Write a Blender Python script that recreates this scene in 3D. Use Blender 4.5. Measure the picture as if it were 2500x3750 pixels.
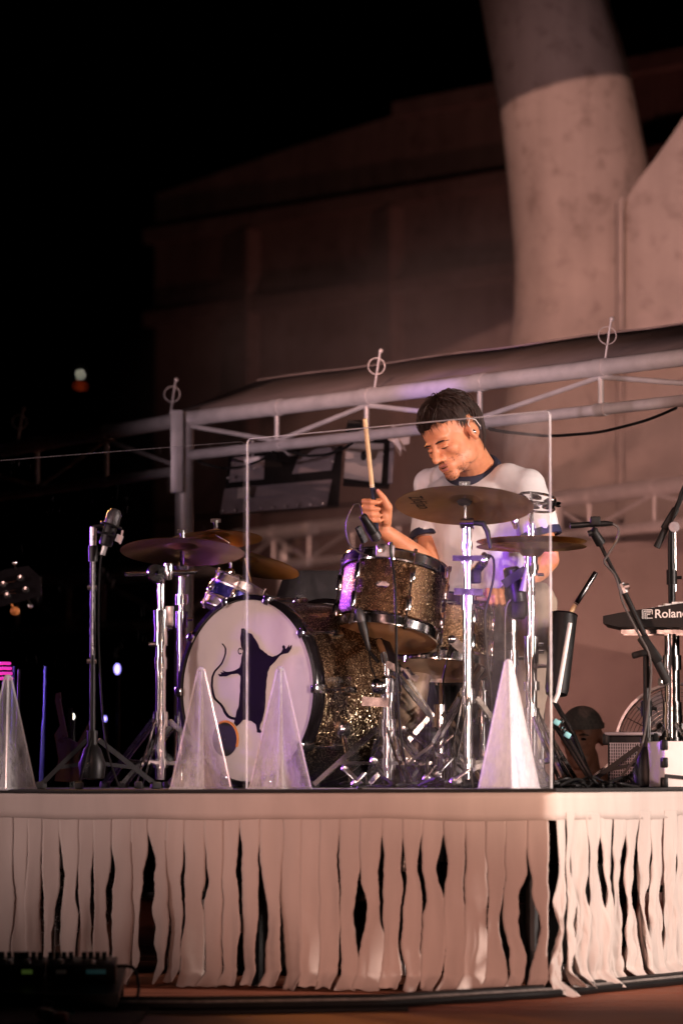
import bpy, bmesh, math, random
from mathutils import Vector as V, Matrix, Euler, noise
R_ = math.radians
random.seed(7)
for o in list(bpy.data.objects):
    bpy.data.objects.remove(o)
S = bpy.context.scene
COL = S.collection

# ---------------------------------------------------------------- camera
F = 14000.0                       # focal length in photograph pixels (135 mm class lens)
CAMZ = 0.65
PITCH = math.atan((2850 - 1875) / F)
cam_d = bpy.data.cameras.new('camera')
cam = bpy.data.objects.new('camera', cam_d)
COL.objects.link(cam)
cam.location = (0, 0, CAMZ)
cam.rotation_euler = (math.pi / 2 + PITCH, 0, 0)
cam_d.sensor_fit = 'VERTICAL'
cam_d.sensor_height = 36
cam_d.lens = F / 3750 * 36
cam_d.clip_end = 2000
cam_d.dof.use_dof = True
cam_d.dof.focus_distance = 13.15
cam_d.dof.aperture_fstop = 2.8
S.camera = cam

# ---------------------------------------------------------------- world: night sky
W = bpy.data.worlds.new('World'); S.world = W; W.use_nodes = True
nt = W.node_tree
sky = nt.nodes.new('ShaderNodeTexSky'); sky.sky_type = 'NISHITA'; sky.sun_disc = False
sky.sun_elevation = R_(-6); sky.sun_rotation = R_(150)
bg = nt.nodes['Background']; bg.inputs['Strength'].default_value = 0.02
nt.links.new(sky.outputs[0], bg.inputs['Color'])

# ---------------------------------------------------------------- stage lights (night concert) and added fill spots
def spot(name, loc, target, watts, color, angle, blend=0.3, size=0.15):
    d = bpy.data.lights.new(name, 'SPOT')
    d.energy = watts; d.color = color; d.spot_size = R_(angle); d.spot_blend = blend
    d.shadow_soft_size = size
    o = bpy.data.objects.new(name, d); COL.objects.link(o)
    o.location = loc
    o.rotation_euler = (V(target) - V(loc)).to_track_quat('-Z', 'Y').to_euler()
    return o
WARM = (1.0, 0.52, 0.44)
spot('front_wash_light', (-1.9, 1.5, 5.6), (1.6, 14.2, 0.8), 1300, WARM, 26, 0.7, 0.02)
spot('column_wash_light', (-1.9, 1.5, 5.6), (1.6, 22.0, 3.2), 9800, (1.0, 0.52, 0.41), 16, 0.5, 0.008)
spot('low_front_light', (-.9, 3.2, 0.35), (0.85, 12.8, 0.8), 1400, (1.0, 0.52, 0.40), 19, 0.6, 0.16)
spot('front_fill_light', (3.7, 3.0, 1.1), (0.06, 13.0, .93), 5200, (1.0, 0.68, 0.52), 6.0, 0.7, 0.22)
spot('side_key_light', (6.8, 9.4, 1.95), (0.6, 12.5, 1.2), 3600, (1.0, 0.80, 0.72), 34, 0.6, 0.32)
spot('side_left_light', (-5.6, 9.6, 1.7), (-.1, 12.9, 1.1), 600, (1.0, 0.72, 0.68), 26, 0.6, 0.32)
spot('violet_back_light', (-4.3, 16.2, 1.9), (-.6, 13.1, 1.2), 5000, (0.40, 0.10, 1.0), 15, 0.5, 0.30)
spot('violet_front_light', (-1.2, 6.0, 0.9), (0.64, 13.2, 1.38), 6500, (0.27, 0.04, 1.0), 3.3, 0.9, 0.05)  # added spot imitating a violet reflection on shirt and hi-hat
spot('truss_light', (-6.0, 5.0, 0.6), (.35, 15.7, 3.2), 3400, (1.0, 0.68, 0.74), 19, 0.8, 0.12)  # spot added to brighten the canopy truss
spot('drummer_spot_light', (1.9, 2.0, 4.4), (0.5, 13.6, 1.60), 2400, (1.0, 0.74, 0.65), 5.2, 0.5, 0.05)  # narrow spot added to lift the drummer's shirt
spot('violet_truss_light', (-2.2, 11.0, 0.8), (0.45, 15.35, 2.28), 700, (0.40, 0.22, 1.0), 5, 0.8, 0.06)
spot('amber_back_light', (-2.9, 17.2, 3.3), (-.5, 13.2, 1.5), 1500, (1.0, 0.42, 0.10), 22, 0.6, 0.12)
spot('wall_flood_light', (2.4, 23.6, 0.2), (2.2, 29.5, 4.6), 150, (1.0, 0.31, 0.25), 80, 1.0, 0.2)  # unseen flood added so the facade reads dimly red
spot('column_flood_light', (0.2, 16.6, 0.35), (2.3, 21.0, 2.2), 400, (1.0, 0.47, 0.38), 75, 0.9, 0.2)  # unseen flood added to lift the upper column and back wall

S.view_settings.view_transform = 'Standard'
S.view_settings.look = 'None'
S.view_settings.exposure = 0
S.view_settings.gamma = 1
S.cycles.use_denoising = True
S.cycles.max_bounces = 8
S.cycles.transparent_max_bounces = 16
S.cycles.caustics_reflective = False
S.cycles.caustics_refractive = False
S.cycles.sample_clamp_indirect = 4
S.cycles.sample_clamp_direct = 0

# ---------------------------------------------------------------- helpers
def ray(px, py):
    u = (px - 1250) / F; v = (1875 - py) / F
    c, s = math.cos(PITCH), math.sin(PITCH)
    return V((u, c - v * s, s + v * c))
def at(px, py, d):
    r = ray(px, py)
    return V((0, 0, CAMZ)) + r * (d / r.y)
def on_line(px, A, B):
    """ground point on the line A-B (x,y) that lies in the direction px"""
    u = (px - 1250) / F / (math.cos(PITCH) - (1875 - 2850) / F * math.sin(PITCH))
    ax, ay = A; bx, by = B
    t = (u * ay - ax) / ((bx - ax) - u * (by - ay))
    return V((ax + (bx - ax) * t, ay + (by - ay) * t, 0))
def frame(zaxis, xhint=(1, 0, 0)):
    z = V(zaxis).normalized(); x = V(xhint)
    x = (x - z * x.dot(z)).normalized(); y = z.cross(x)
    return Matrix((x, y, z)).transposed()

class MB:
    def __init__(s): s.v = []; s.f = []; s.m = []; s.mi = 0
    def add(s, vs, fs):
        b = len(s.v); s.v += [V(p) for p in vs]
        for f in fs:
            s.f.append([i + b for i in f]); s.m.append(s.mi)
        return s
    def box(s, c, size, M=None, bev=0.0):
        hx, hy, hz = size[0] / 2, size[1] / 2, size[2] / 2
        c = V(c); M = M or Matrix.Identity(3)
        if bev <= 0:
            vs = [c + M @ V((x * hx, y * hy, z * hz)) for z in (-1, 1) for y in (-1, 1) for x in (-1, 1)]
            return s.add(vs, [(0, 2, 3, 1), (4, 5, 7, 6), (0, 1, 5, 4), (2, 6, 7, 3), (0, 4, 6, 2), (1, 3, 7, 5)])
        bm = bmesh.new(); bmesh.ops.create_cube(bm, size=1)
        for v in bm.verts: v.co = V((v.co.x * hx * 2, v.co.y * hy * 2, v.co.z * hz * 2))
        bmesh.ops.bevel(bm, geom=list(bm.edges), offset=bev, segments=2, affect='EDGES', profile=.5)
        bm.verts.index_update()
        vs = [c + M @ v.co for v in bm.verts]; fs = [[v.index for v in f.verts] for f in bm.faces]
        bm.free(); return s.add(vs, fs)
    def tube(s, pts, r, n=12, cap=True, flat=None):
        pts = [V(p) for p in pts]
        rs = r if isinstance(r, (list, tuple)) else [r] * len(pts)
        vs = []; fs = []; prev = None
        for i, p in enumerate(pts):
            a = pts[max(i - 1, 0)]; b = pts[min(i + 1, len(pts) - 1)]
            t = (b - a)
            t = t.normalized() if t.length > 1e-9 else V((0, 0, 1))
            if prev is None:
                h = V((0, 0, 1)) if abs(t.z) < .9 else V((1, 0, 0))
                x = (h - t * h.dot(t)).normalized()
            else:
                x = (prev - t * prev.dot(t)).normalized()
            prev = x; y = t.cross(x)
            for k in range(n):
                an = 2 * math.pi * k / n
                q = x * math.cos(an) + y * math.sin(an) * (flat or 1)
                vs.append(p + q * rs[i])
        for i in range(len(pts) - 1):
            for k in range(n):
                k2 = (k + 1) % n
                fs.append((i * n + k, i * n + k2, (i + 1) * n + k2, (i + 1) * n + k))
        if cap:
            fs.append(tuple(range(n - 1, -1, -1)))
            fs.append(tuple((len(pts) - 1) * n + k for k in range(n)))
        return s.add(vs, fs)
    def bar(s, a, b, w, h, up=(0, 0, 1), bev=0):
        a = V(a); b = V(b); t = (b - a)
        M = frame(t, up)     # x ~ up
        return s.box((a + b) / 2, (h, w, t.length), M, bev)
    def lathe(s, prof, c, M=None, n=32, close=False, a0=0, a1=None):
        M = M or Matrix.Identity(3); c = V(c); vs = []; fs = []
        full = a1 is None; m = n if full else n + 1
        for (r, z) in prof:
            for k in range(m):
                an = (2 * math.pi * k / n) if full else a0 + (a1 - a0) * k / n
                vs.append(c + M @ V((r * math.cos(an), r * math.sin(an), z)))
        L = len(prof); rng = range(L) if close else range(L - 1)
        for i in rng:
            j = (i + 1) % L
            for k in range(n):
                k2 = (k + 1) % m if full else k + 1
                fs.append((i * m + k, i * m + k2, j * m + k2, j * m + k))
        return s.add(vs, fs)
    def disc(s, c, M, r, z=0, n=40):
        return s.lathe([(0.0005, z), (r * .5, z), (r, z)], c, M, n)
    def ell(s, c, rad, M=None, nu=16, nv=10):
        M = M or Matrix.Identity(3); c = V(c); vs = []; fs = []
        for j in range(nv + 1):
            th = math.pi * j / nv
            for k in range(nu):
                ph = 2 * math.pi * k / nu
                vs.append(c + M @ V((rad[0] * math.sin(th) * math.cos(ph), rad[1] * math.sin(th) * math.sin(ph), rad[2] * math.cos(th))))
        for j in range(nv):
            for k in range(nu):
                k2 = (k + 1) % nu
                fs.append((j * nu + k, (j + 1) * nu + k, (j + 1) * nu + k2, j * nu + k2))
        return s.add(vs, fs)
    def prism(s, pts, off):
        """polygon pts (3-D, planar) extruded by off"""
        n = len(pts); off = V(off)
        vs = [V(p) for p in pts] + [V(p) + off for p in pts]
        fs = [tuple(range(n)), tuple(range(2 * n - 1, n - 1, -1))]
        for i in range(n):
            j = (i + 1) % n
            fs.append((i, i + n, j + n, j))
        return s.add(vs, fs)
    def torus(s, c, M, R, r, n=32, m=8, a0=0, a1=None):
        prof = [(R + r * math.cos(2 * math.pi * k / m), r * math.sin(2 * math.pi * k / m)) for k in range(m)]
        return s.lathe(prof, c, M, n, True, a0, a1)
    def build(s, name, mat, parent=None, smooth=True, loc=None, angle=35, **tag_):
        me = bpy.data.meshes.new(name)
        o = bpy.data.objects.new(name, me); COL.objects.link(o)
        if parent is not None:
            org = ORG[parent.as_pointer()]; o.parent = parent
        else:
            org = V(loc) if loc is not None else V((0, 0, 0)); o.location = org
        ORG[o.as_pointer()] = org
        me.from_pydata([tuple(p - org) for p in s.v], [], s.f)
        mats = mat if isinstance(mat, (list, tuple)) else [mat]
        for m in mats: me.materials.append(m)
        if len(mats) > 1: me.polygons.foreach_set('material_index', s.m)
        bm = bmesh.new(); bm.from_mesh(me)
        bmesh.ops.recalc_face_normals(bm, faces=bm.faces)
        bm.to_mesh(me); bm.free()
        if smooth:
            me.polygons.foreach_set('use_smooth', [True] * len(me.polygons))
            try: me.set_sharp_from_angle(angle=R_(angle))
            except Exception: pass
        if tag_: tag(o, **tag_)
        me.update()
        return o
ORG = {}
def tag(o, label=None, cat=None, group=None, kind=None):
    if label: o['label'] = label
    if cat: o['category'] = cat
    if group: o['group'] = group
    if kind: o['kind'] = kind
    return o
def thing(name, loc, label, cat, group=None):
    o = bpy.data.objects.new(name, None); COL.objects.link(o)
    o.location = V(loc); o.empty_display_size = .05
    ORG[o.as_pointer()] = V(loc)
    return tag(o, label, cat, group)
def remesh(o, voxel, smooth_it=6, fac=.5):
    m = o.modifiers.new('r', 'REMESH'); m.mode = 'VOXEL'; m.voxel_size = voxel
    if smooth_it:
        k = o.modifiers.new('s', 'SMOOTH'); k.factor = fac; k.iterations = smooth_it
    dg = bpy.context.evaluated_depsgraph_get()
    me = bpy.data.meshes.new_from_object(o.evaluated_get(dg))
    o.modifiers.clear()
    mats = [x for x in o.data.materials]
    o.data = me
    me.materials.clear()
    for x in mats: me.materials.append(x)
    me.polygons.foreach_set('use_smooth', [True] * len(me.polygons))
    return o

# ---------------------------------------------------------------- materials
class NT:
    def __init__(s, name):
        s.m = bpy.data.materials.new(name); s.m.use_nodes = True
        s.t = s.m.node_tree; s.b = s.t.nodes['Principled BSDF']; s.out = s.t.nodes['Material Output']
        s._c = None
    def n(s, typ, **kw):
        x = s.t.nodes.new(typ)
        for k, v in kw.items():
            if k.startswith('i_'): x.inputs[k[2:].replace('_', ' ')].default_value = v
            else: setattr(x, k, v)
        return x
    def l(s, a, b): s.t.links.new(a, b)
    def co(s, kind='Object'):
        if s._c is None: s._c = s.n('ShaderNodeTexCoord')
        return s._c.outputs[kind]
    def noise(s, scale, detail=4, rough=.55, vec=None, stretch=None):
        x = s.n('ShaderNodeTexNoise'); x.inputs['Scale'].default_value = scale
        x.inputs['Detail'].default_value = detail; x.inputs['Roughness'].default_value = rough
        v = vec or s.co()
        if stretch:
            mp = s.n('ShaderNodeMapping'); mp.inputs['Scale'].default_value = stretch
            s.l(v, mp.inputs['Vector']); v = mp.outputs[0]
        s.l(v, x.inputs['Vector']); return x
    def ramp(s, fac, stops):
        r = s.n('ShaderNodeValToRGB'); e = r.color_ramp.elements
        while len(e) < len(stops): e.new(.5)
        for i, (p, c) in enumerate(stops):
            e[i].position = p; e[i].color = (*c, 1) if len(c) == 3 else c
        s.l(fac, r.inputs['Fac']); return r
    def bump(s, h, strength=.3, dist=.01):
        b = s.n('ShaderNodeBump'); b.inputs['Strength'].default_value = strength
        b.inputs['Distance'].default_value = dist
        s.l(h, b.inputs['Height']); s.l(b.outputs[0], s.b.inputs['Normal']); return b
    def set(s, **kw):
        for k, v in kw.items():
            k = k.replace('_', ' ')
            if k == 'Base Color' and len(v) == 3: v = (*v, 1)
            s.b.inputs[k].default_value = v
        return s
def simple(name, col, rough=.5, metal=0.0, var=.15, scale=30, bump=0.0, rvar=.1, **kw):
    t = NT(name); t.set(Roughness=rough, Metallic=metal, **kw)
    nz = t.noise(scale)
    a = tuple(max(0, c * (1 - var)) for c in col); b = tuple(min(1, c * (1 + var)) for c in col)
    t.l(t.ramp(nz.outputs[0], [(.3, a), (.7, b)]).outputs[0], t.b.inputs['Base Color'])
    mr = t.n('ShaderNodeMapRange'); mr.inputs['To Min'].default_value = max(0, rough - rvar); mr.inputs['To Max'].default_value = min(1, rough + rvar)
    t.l(nz.outputs[0], mr.inputs[0]); t.l(mr.outputs[0], t.b.inputs['Roughness'])
    if bump: t.bump(nz.outputs[0], bump, .005)
    return t.m
M = {}
M['chrome'] = simple('chrome', (.88, .87, .86), .12, 1, .05, 40, 0, .05)
M['dark_chrome'] = simple('dull_dark_chrome', (.20, .195, .19), .28, 1, .2, 60, 0, .1)
M['chrome_worn'] = simple('chrome_worn', (.66, .65, .64), .32, 1, .2, 60, 0, .1)
M['micgrille'] = simple('dark_mic_mesh', (.05, .048, .05), .4, .6, .5, 300, .3)
M['greycable'] = simple('grey_cable_rubber', (.075, .065, .06), .5, 0, .2, 40)
M['steel'] = simple('truss_aluminium', (.72, .70, .70), .45, .35, .12, 12, .05, .1)
M['blackmetal'] = simple('black_painted_metal', (.006, .006, .006), .42, 0, .2, 40, 0, .1, Specular_IOR_Level=.22)
M['blackplastic'] = simple('black_plastic', (.007, .007, .007), .5, 0, .3, 60, .05, .12, Specular_IOR_Level=.2)
M['rubber'] = simple('black_rubber', (.01, .01, .01), .75, 0, .3, 60)
M['blackhoop'] = simple('black_lacquer_hoop', (.006, .005, .006), .16, 0, .2, 20, 0, .05, Specular_IOR_Level=.35)
M['cable'] = simple('cable_rubber', (.007, .007, .007), .5, 0, .2, 40, Specular_IOR_Level=.2)
M['greymetal'] = simple('grey_sheet_metal', (.30, .27, .285), .5, .3, .2, 9, .05, .12)
M['lightpanel'] = simple('pale_painted_metal', (.42, .39, .37), .55, 0, .12, 9, .03)
M['white'] = simple('white_paint', (.8, .78, .75), .45, 0, .04, 12)
M['badge'] = simple('silver_badge', (.7, .7, .7), .25, 1, .1, 60)
M['cyan_tape'] = simple('cyan_tape', (.25, .62, .66), .5, 0, .1, 30)
M['whitetape'] = simple('white_tape', (.7, .66, .62), .6, 0, .1, 30)
M['orange'] = simple('orange_ring', (.75, .30, .03), .4, 0, .1, 30)
M['print'] = simple('black_print', (.006, .004, .007), .8, 0, .3, 80, Specular_IOR_Level=.1)
M['ink'] = simple('cymbal_ink', (.012, .010, .008), .6, 0, .2, 80)
M['whiteprint'] = simple('white_print', (.75, .72, .68), .5, 0, .05, 30)
M['navy'] = simple('navy_rib_cotton', (.012, .014, .035), .85, 0, .2, 120, .1)
M['blackcloth'] = simple('black_cloth', (.016, .014, .015), .9, 0, .4, 25, .2)
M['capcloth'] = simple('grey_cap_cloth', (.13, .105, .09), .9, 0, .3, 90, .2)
M['rope'] = simple('grey_rope', (.19, .17, .155), .8, 0, .35, 45, .4)
M['teal'] = simple('teal_cable', (.02, .24, .26), .4, 0, .2, 40)
M['hair'] = simple('brown_hair', (.018, .009, .006), .55, 0, .5, 60, .1, Specular_IOR_Level=.25)
M['woodstick'] = simple('hickory_stick', (.62, .42, .22), .5, 0, .12, 30)
M['copper'] = simple('orange_tuner', (.55, .20, .06), .35, .3, .1, 30)
M['guitar'] = simple('guitar_wood', (.07, .024, .007), .3, 0, .3, 8)
M['cardrug'] = simple('black_carpet', (.012, .011, .012), .95, 0, .4, 150, .4)
M['scrap'] = simple('white_cloth_scrap', (.68, .62, .58), .9, 0, .1, 20, .2)
M['bluemetal'] = simple('blue_lacquer', (.03, .03, .22), .25, .6, .2, 20)  # small drum's lacquer; on the poles it stands for blue light
def emis(name, col, strength):
    t = NT(name); t.set(Base_Color=col, Emission_Color=(*col, 1), Emission_Strength=strength); return t.m
M['lamp_white'] = emis('white_lamp', (1, .93, .72), 5)
M['lamp_violet'] = emis('violet_lamp', (.35, .28, 1), 4)
M['lamp_red'] = emis('red_sign', (1, .10, .02), .5)
M['lamp_green'] = emis('green_display', (.25, .4, .08), .07)
M['lamp_cyan'] = emis('cyan_display', (.08, .3, .32), .03)
M['lamp_pink'] = emis('magenta_led', (1, .05, .55), .8)  # emission standing in for magenta light falling on the coil
M['lamp_amber'] = emis('amber_led', (1, .25, .02), 3)

def sparkle():
    t = NT('gold_sparkle_wrap'); t.set(Metallic=1.0, Roughness=.36, Coat_Weight=.5, Coat_Roughness=.05)
    ge = t.n('ShaderNodeNewGeometry')
    fine = t.n('ShaderNodeTexVoronoi'); fine.inputs['Scale'].default_value = 900; t.l(t.co(), fine.inputs['Vector'])
    fs_ = t.n('ShaderNodeSeparateColor'); t.l(fine.outputs['Color'], fs_.inputs[0])
    base = t.ramp(fs_.outputs[0], [(0, (.02, .011, .007)), (.6, (.07, .04, .022)), (1, (.18, .105, .058))])
    vo = t.n('ShaderNodeTexVoronoi'); vo.inputs['Scale'].default_value = 240; t.l(t.co(), vo.inputs['Vector'])
    sp = t.n('ShaderNodeSeparateColor'); t.l(vo.outputs['Color'], sp.inputs[0])
    g1 = t.n('ShaderNodeMath', operation='GREATER_THAN'); g1.inputs[1].default_value = .62; t.l(sp.outputs[2], g1.inputs[0])
    g2 = t.n('ShaderNodeMath', operation='LESS_THAN'); g2.inputs[1].default_value = .42; t.l(vo.outputs['Distance'], g2.inputs[0])
    fl = t.n('ShaderNodeMath', operation='MULTIPLY'); t.l(g1.outputs[0], fl.inputs[0]); t.l(g2.outputs[0], fl.inputs[1])
    mx = t.n('ShaderNodeMixRGB'); t.l(fl.outputs[0], mx.inputs[0]); t.l(base.outputs[0], mx.inputs[1]); mx.inputs[2].default_value = (1.0, .80, .52, 1)
    t.l(mx.outputs[0], t.b.inputs['Base Color'])
    def tilt(col, k):
        sub = t.n('ShaderNodeVectorMath', operation='SUBTRACT'); sub.inputs[1].default_value = (.5, .5, .5); t.l(col, sub.inputs[0])
        sc = t.n('ShaderNodeVectorMath', operation='SCALE'); sc.inputs['Scale'].default_value = k; t.l(sub.outputs[0], sc.inputs[0]); return sc.outputs[0]
    mv = t.n('ShaderNodeMixRGB'); t.l(fl.outputs[0], mv.inputs[0]); t.l(tilt(fine.outputs['Color'], .55), mv.inputs[1]); t.l(tilt(vo.outputs['Color'], 1.1), mv.inputs[2])
    ad = t.n('ShaderNodeVectorMath', operation='ADD'); t.l(ge.outputs['Normal'], ad.inputs[0]); t.l(mv.outputs[0], ad.inputs[1])
    no = t.n('ShaderNodeVectorMath', operation='NORMALIZE'); t.l(ad.outputs[0], no.inputs[0]); t.l(no.outputs[0], t.b.inputs['Normal'])
    return t.m
M['sparkle'] = sparkle()
def cymbal_mat():
    t = NT('bronze_cymbal'); t.set(Metallic=1.0, Roughness=.34, Base_Color=(.50, .33, .15))
    w = t.n('ShaderNodeTexWave', wave_type='RINGS', rings_direction='Z'); w.inputs['Scale'].default_value = 90
    w.inputs['Distortion'].default_value = .4
    t.l(t.co(), w.inputs['Vector'])
    nz = t.noise(7, 3)
    t.l(t.ramp(nz.outputs[0], [(.3, (.34, .21, .09)), (.7, (.58, .40, .20))]).outputs[0], t.b.inputs['Base Color'])
    t.bump(w.outputs[0], .2, .002)
    tg = t.n('ShaderNodeTangent', direction_type='RADIAL', axis='Z'); t.l(tg.outputs[0], t.b.inputs['Tangent']); t.set(Anisotropic=.75)
    return t.m
M['cymbal'] = cymbal_mat()
def head_mat(name, col, rough, tr=0.0, smudge=.1):
    t = NT(name); t.set(Roughness=rough)
    nz = t.noise(6, 5); a = tuple(c * (1 - smudge) for c in col)
    t.l(t.ramp(nz.outputs[0], [(.35, a), (.65, col)]).outputs[0], t.b.inputs['Base Color'])
    t.set(Coat_Weight=.3, Coat_Roughness=.2)
    return t.m
M['whitehead'] = head_mat('white_drum_head', (.70, .66, .64), .55)
M['amberhead'] = head_mat('amber_resonant_head', (.62, .34, .16), .35, smudge=.35)
M['tanhead'] = head_mat('tan_resonant_head', (.52, .34, .23), .38, smudge=.3)
M['darkhead'] = head_mat('dark_head', (.05, .04, .04), .4, smudge=.3)
def wood_floor():
    t = NT('stage_planks'); t.set(Roughness=.7, Specular_IOR_Level=.25)
    a = t.noise(3, 6, .6, stretch=(1, 14, 1)); b = t.noise(.9, 2)
    c = t.ramp(a.outputs[0], [(.3, (.16, .046, .022)), (.55, (.32, .10, .048)), (.75, (.42, .155, .08))])
    mx = t.n('ShaderNodeMixRGB', blend_type='MULTIPLY'); mx.inputs[0].default_value = .5
    t.l(c.outputs[0], mx.inputs[1]); t.l(t.ramp(b.outputs[0], [(.3, (.55, .5, .5)), (.7, (1, 1, 1))]).outputs[0], mx.inputs[2])
    t.l(mx.outputs[0], t.b.inputs['Base Color']); t.bump(a.outputs[0], .15, .003)
    return t.m
M['floor'] = wood_floor()
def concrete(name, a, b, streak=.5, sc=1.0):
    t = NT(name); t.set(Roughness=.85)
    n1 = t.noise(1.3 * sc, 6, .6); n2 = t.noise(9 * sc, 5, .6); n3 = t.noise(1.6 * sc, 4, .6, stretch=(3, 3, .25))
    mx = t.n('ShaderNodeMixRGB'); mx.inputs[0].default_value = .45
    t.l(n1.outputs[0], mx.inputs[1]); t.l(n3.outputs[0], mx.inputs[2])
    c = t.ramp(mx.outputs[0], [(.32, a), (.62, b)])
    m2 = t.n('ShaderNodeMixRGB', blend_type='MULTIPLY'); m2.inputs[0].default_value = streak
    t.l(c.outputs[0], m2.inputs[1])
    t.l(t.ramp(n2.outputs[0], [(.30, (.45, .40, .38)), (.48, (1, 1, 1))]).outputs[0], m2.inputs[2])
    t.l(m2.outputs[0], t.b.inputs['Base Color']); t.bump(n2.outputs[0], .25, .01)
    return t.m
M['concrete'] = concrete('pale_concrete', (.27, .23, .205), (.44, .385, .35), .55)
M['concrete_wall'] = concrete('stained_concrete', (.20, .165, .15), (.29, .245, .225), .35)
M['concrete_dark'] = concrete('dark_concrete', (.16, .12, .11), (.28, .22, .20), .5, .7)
M['asphalt'] = simple('asphalt', (.05, .048, .047), .9, 0, .25, 3, .2)
def cotton(name, col, tr=.25, sc=60):
    t = NT(name); t.set(Roughness=.95)
    n1 = t.noise(4, 4, stretch=(2, 2, .5)); n2 = t.noise(sc * 6, 2)
    t.l(t.ramp(n1.outputs[0], [(.3, tuple(c * .82 for c in col)), (.7, col)]).outputs[0], t.b.inputs['Base Color'])
    n3 = t.noise(sc * .25, 4)
    ad = t.n('ShaderNodeMath', operation='ADD'); t.l(n2.outputs[0], ad.inputs[0]); t.l(n3.outputs[0], ad.inputs[1])
    t.bump(ad.outputs[0], .25, .004)
    if tr:
        tl = t.n('ShaderNodeBsdfTranslucent'); tl.inputs[0].default_value = (*col, 1)
        ms = t.n('ShaderNodeMixShader'); ms.inputs[0].default_value = tr
        t.l(t.b.outputs[0], ms.inputs[1]); t.l(tl.outputs[0], ms.inputs[2]); t.l(ms.outputs[0], t.out.inputs[0])
    return t.m
M['skirt'] = cotton('natural_cotton', (.60, .52, .47), .12)
M['shirt'] = cotton('white_jersey', (.78, .77, .76), .08, 90)
M['trousers'] = cotton('tan_trousers', (.34, .27, .21), 0, 60)
M['canopy'] = simple('charcoal_canopy_fabric', (.16, .13, .122), .8, 0, .25, 4, .1)
def skin():
    t = NT('skin'); t.set(Roughness=.5, Subsurface_Weight=.12, Subsurface_Scale=.01)
    t.b.inputs['Subsurface Radius'].default_value = (1, .35, .2)
    n = t.noise(26, 4); c = t.ramp(n.outputs[0], [(.3, (.50, .195, .092)), (.7, (.66, .285, .145))])
    t.l(c.outputs[0], t.b.inputs['Base Color']); 
    n2 = t.noise(220, 3); t.bump(n2.outputs[0], .12, .002)
    return t.m
M['skin'] = skin()
M['stubble'] = simple('stubbled_skin', (.30, .145, .09), .6, 0, .35, 240, .15)
M['lips'] = simple('lip_skin', (.42, .15, .12), .45, 0, .15, 80)
M['skin_dark'] = simple('dim_face_skin', (.34, .14, .08), .55, 0, .2, 40)  # the crew member's shade is put into this skin colour
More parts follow.
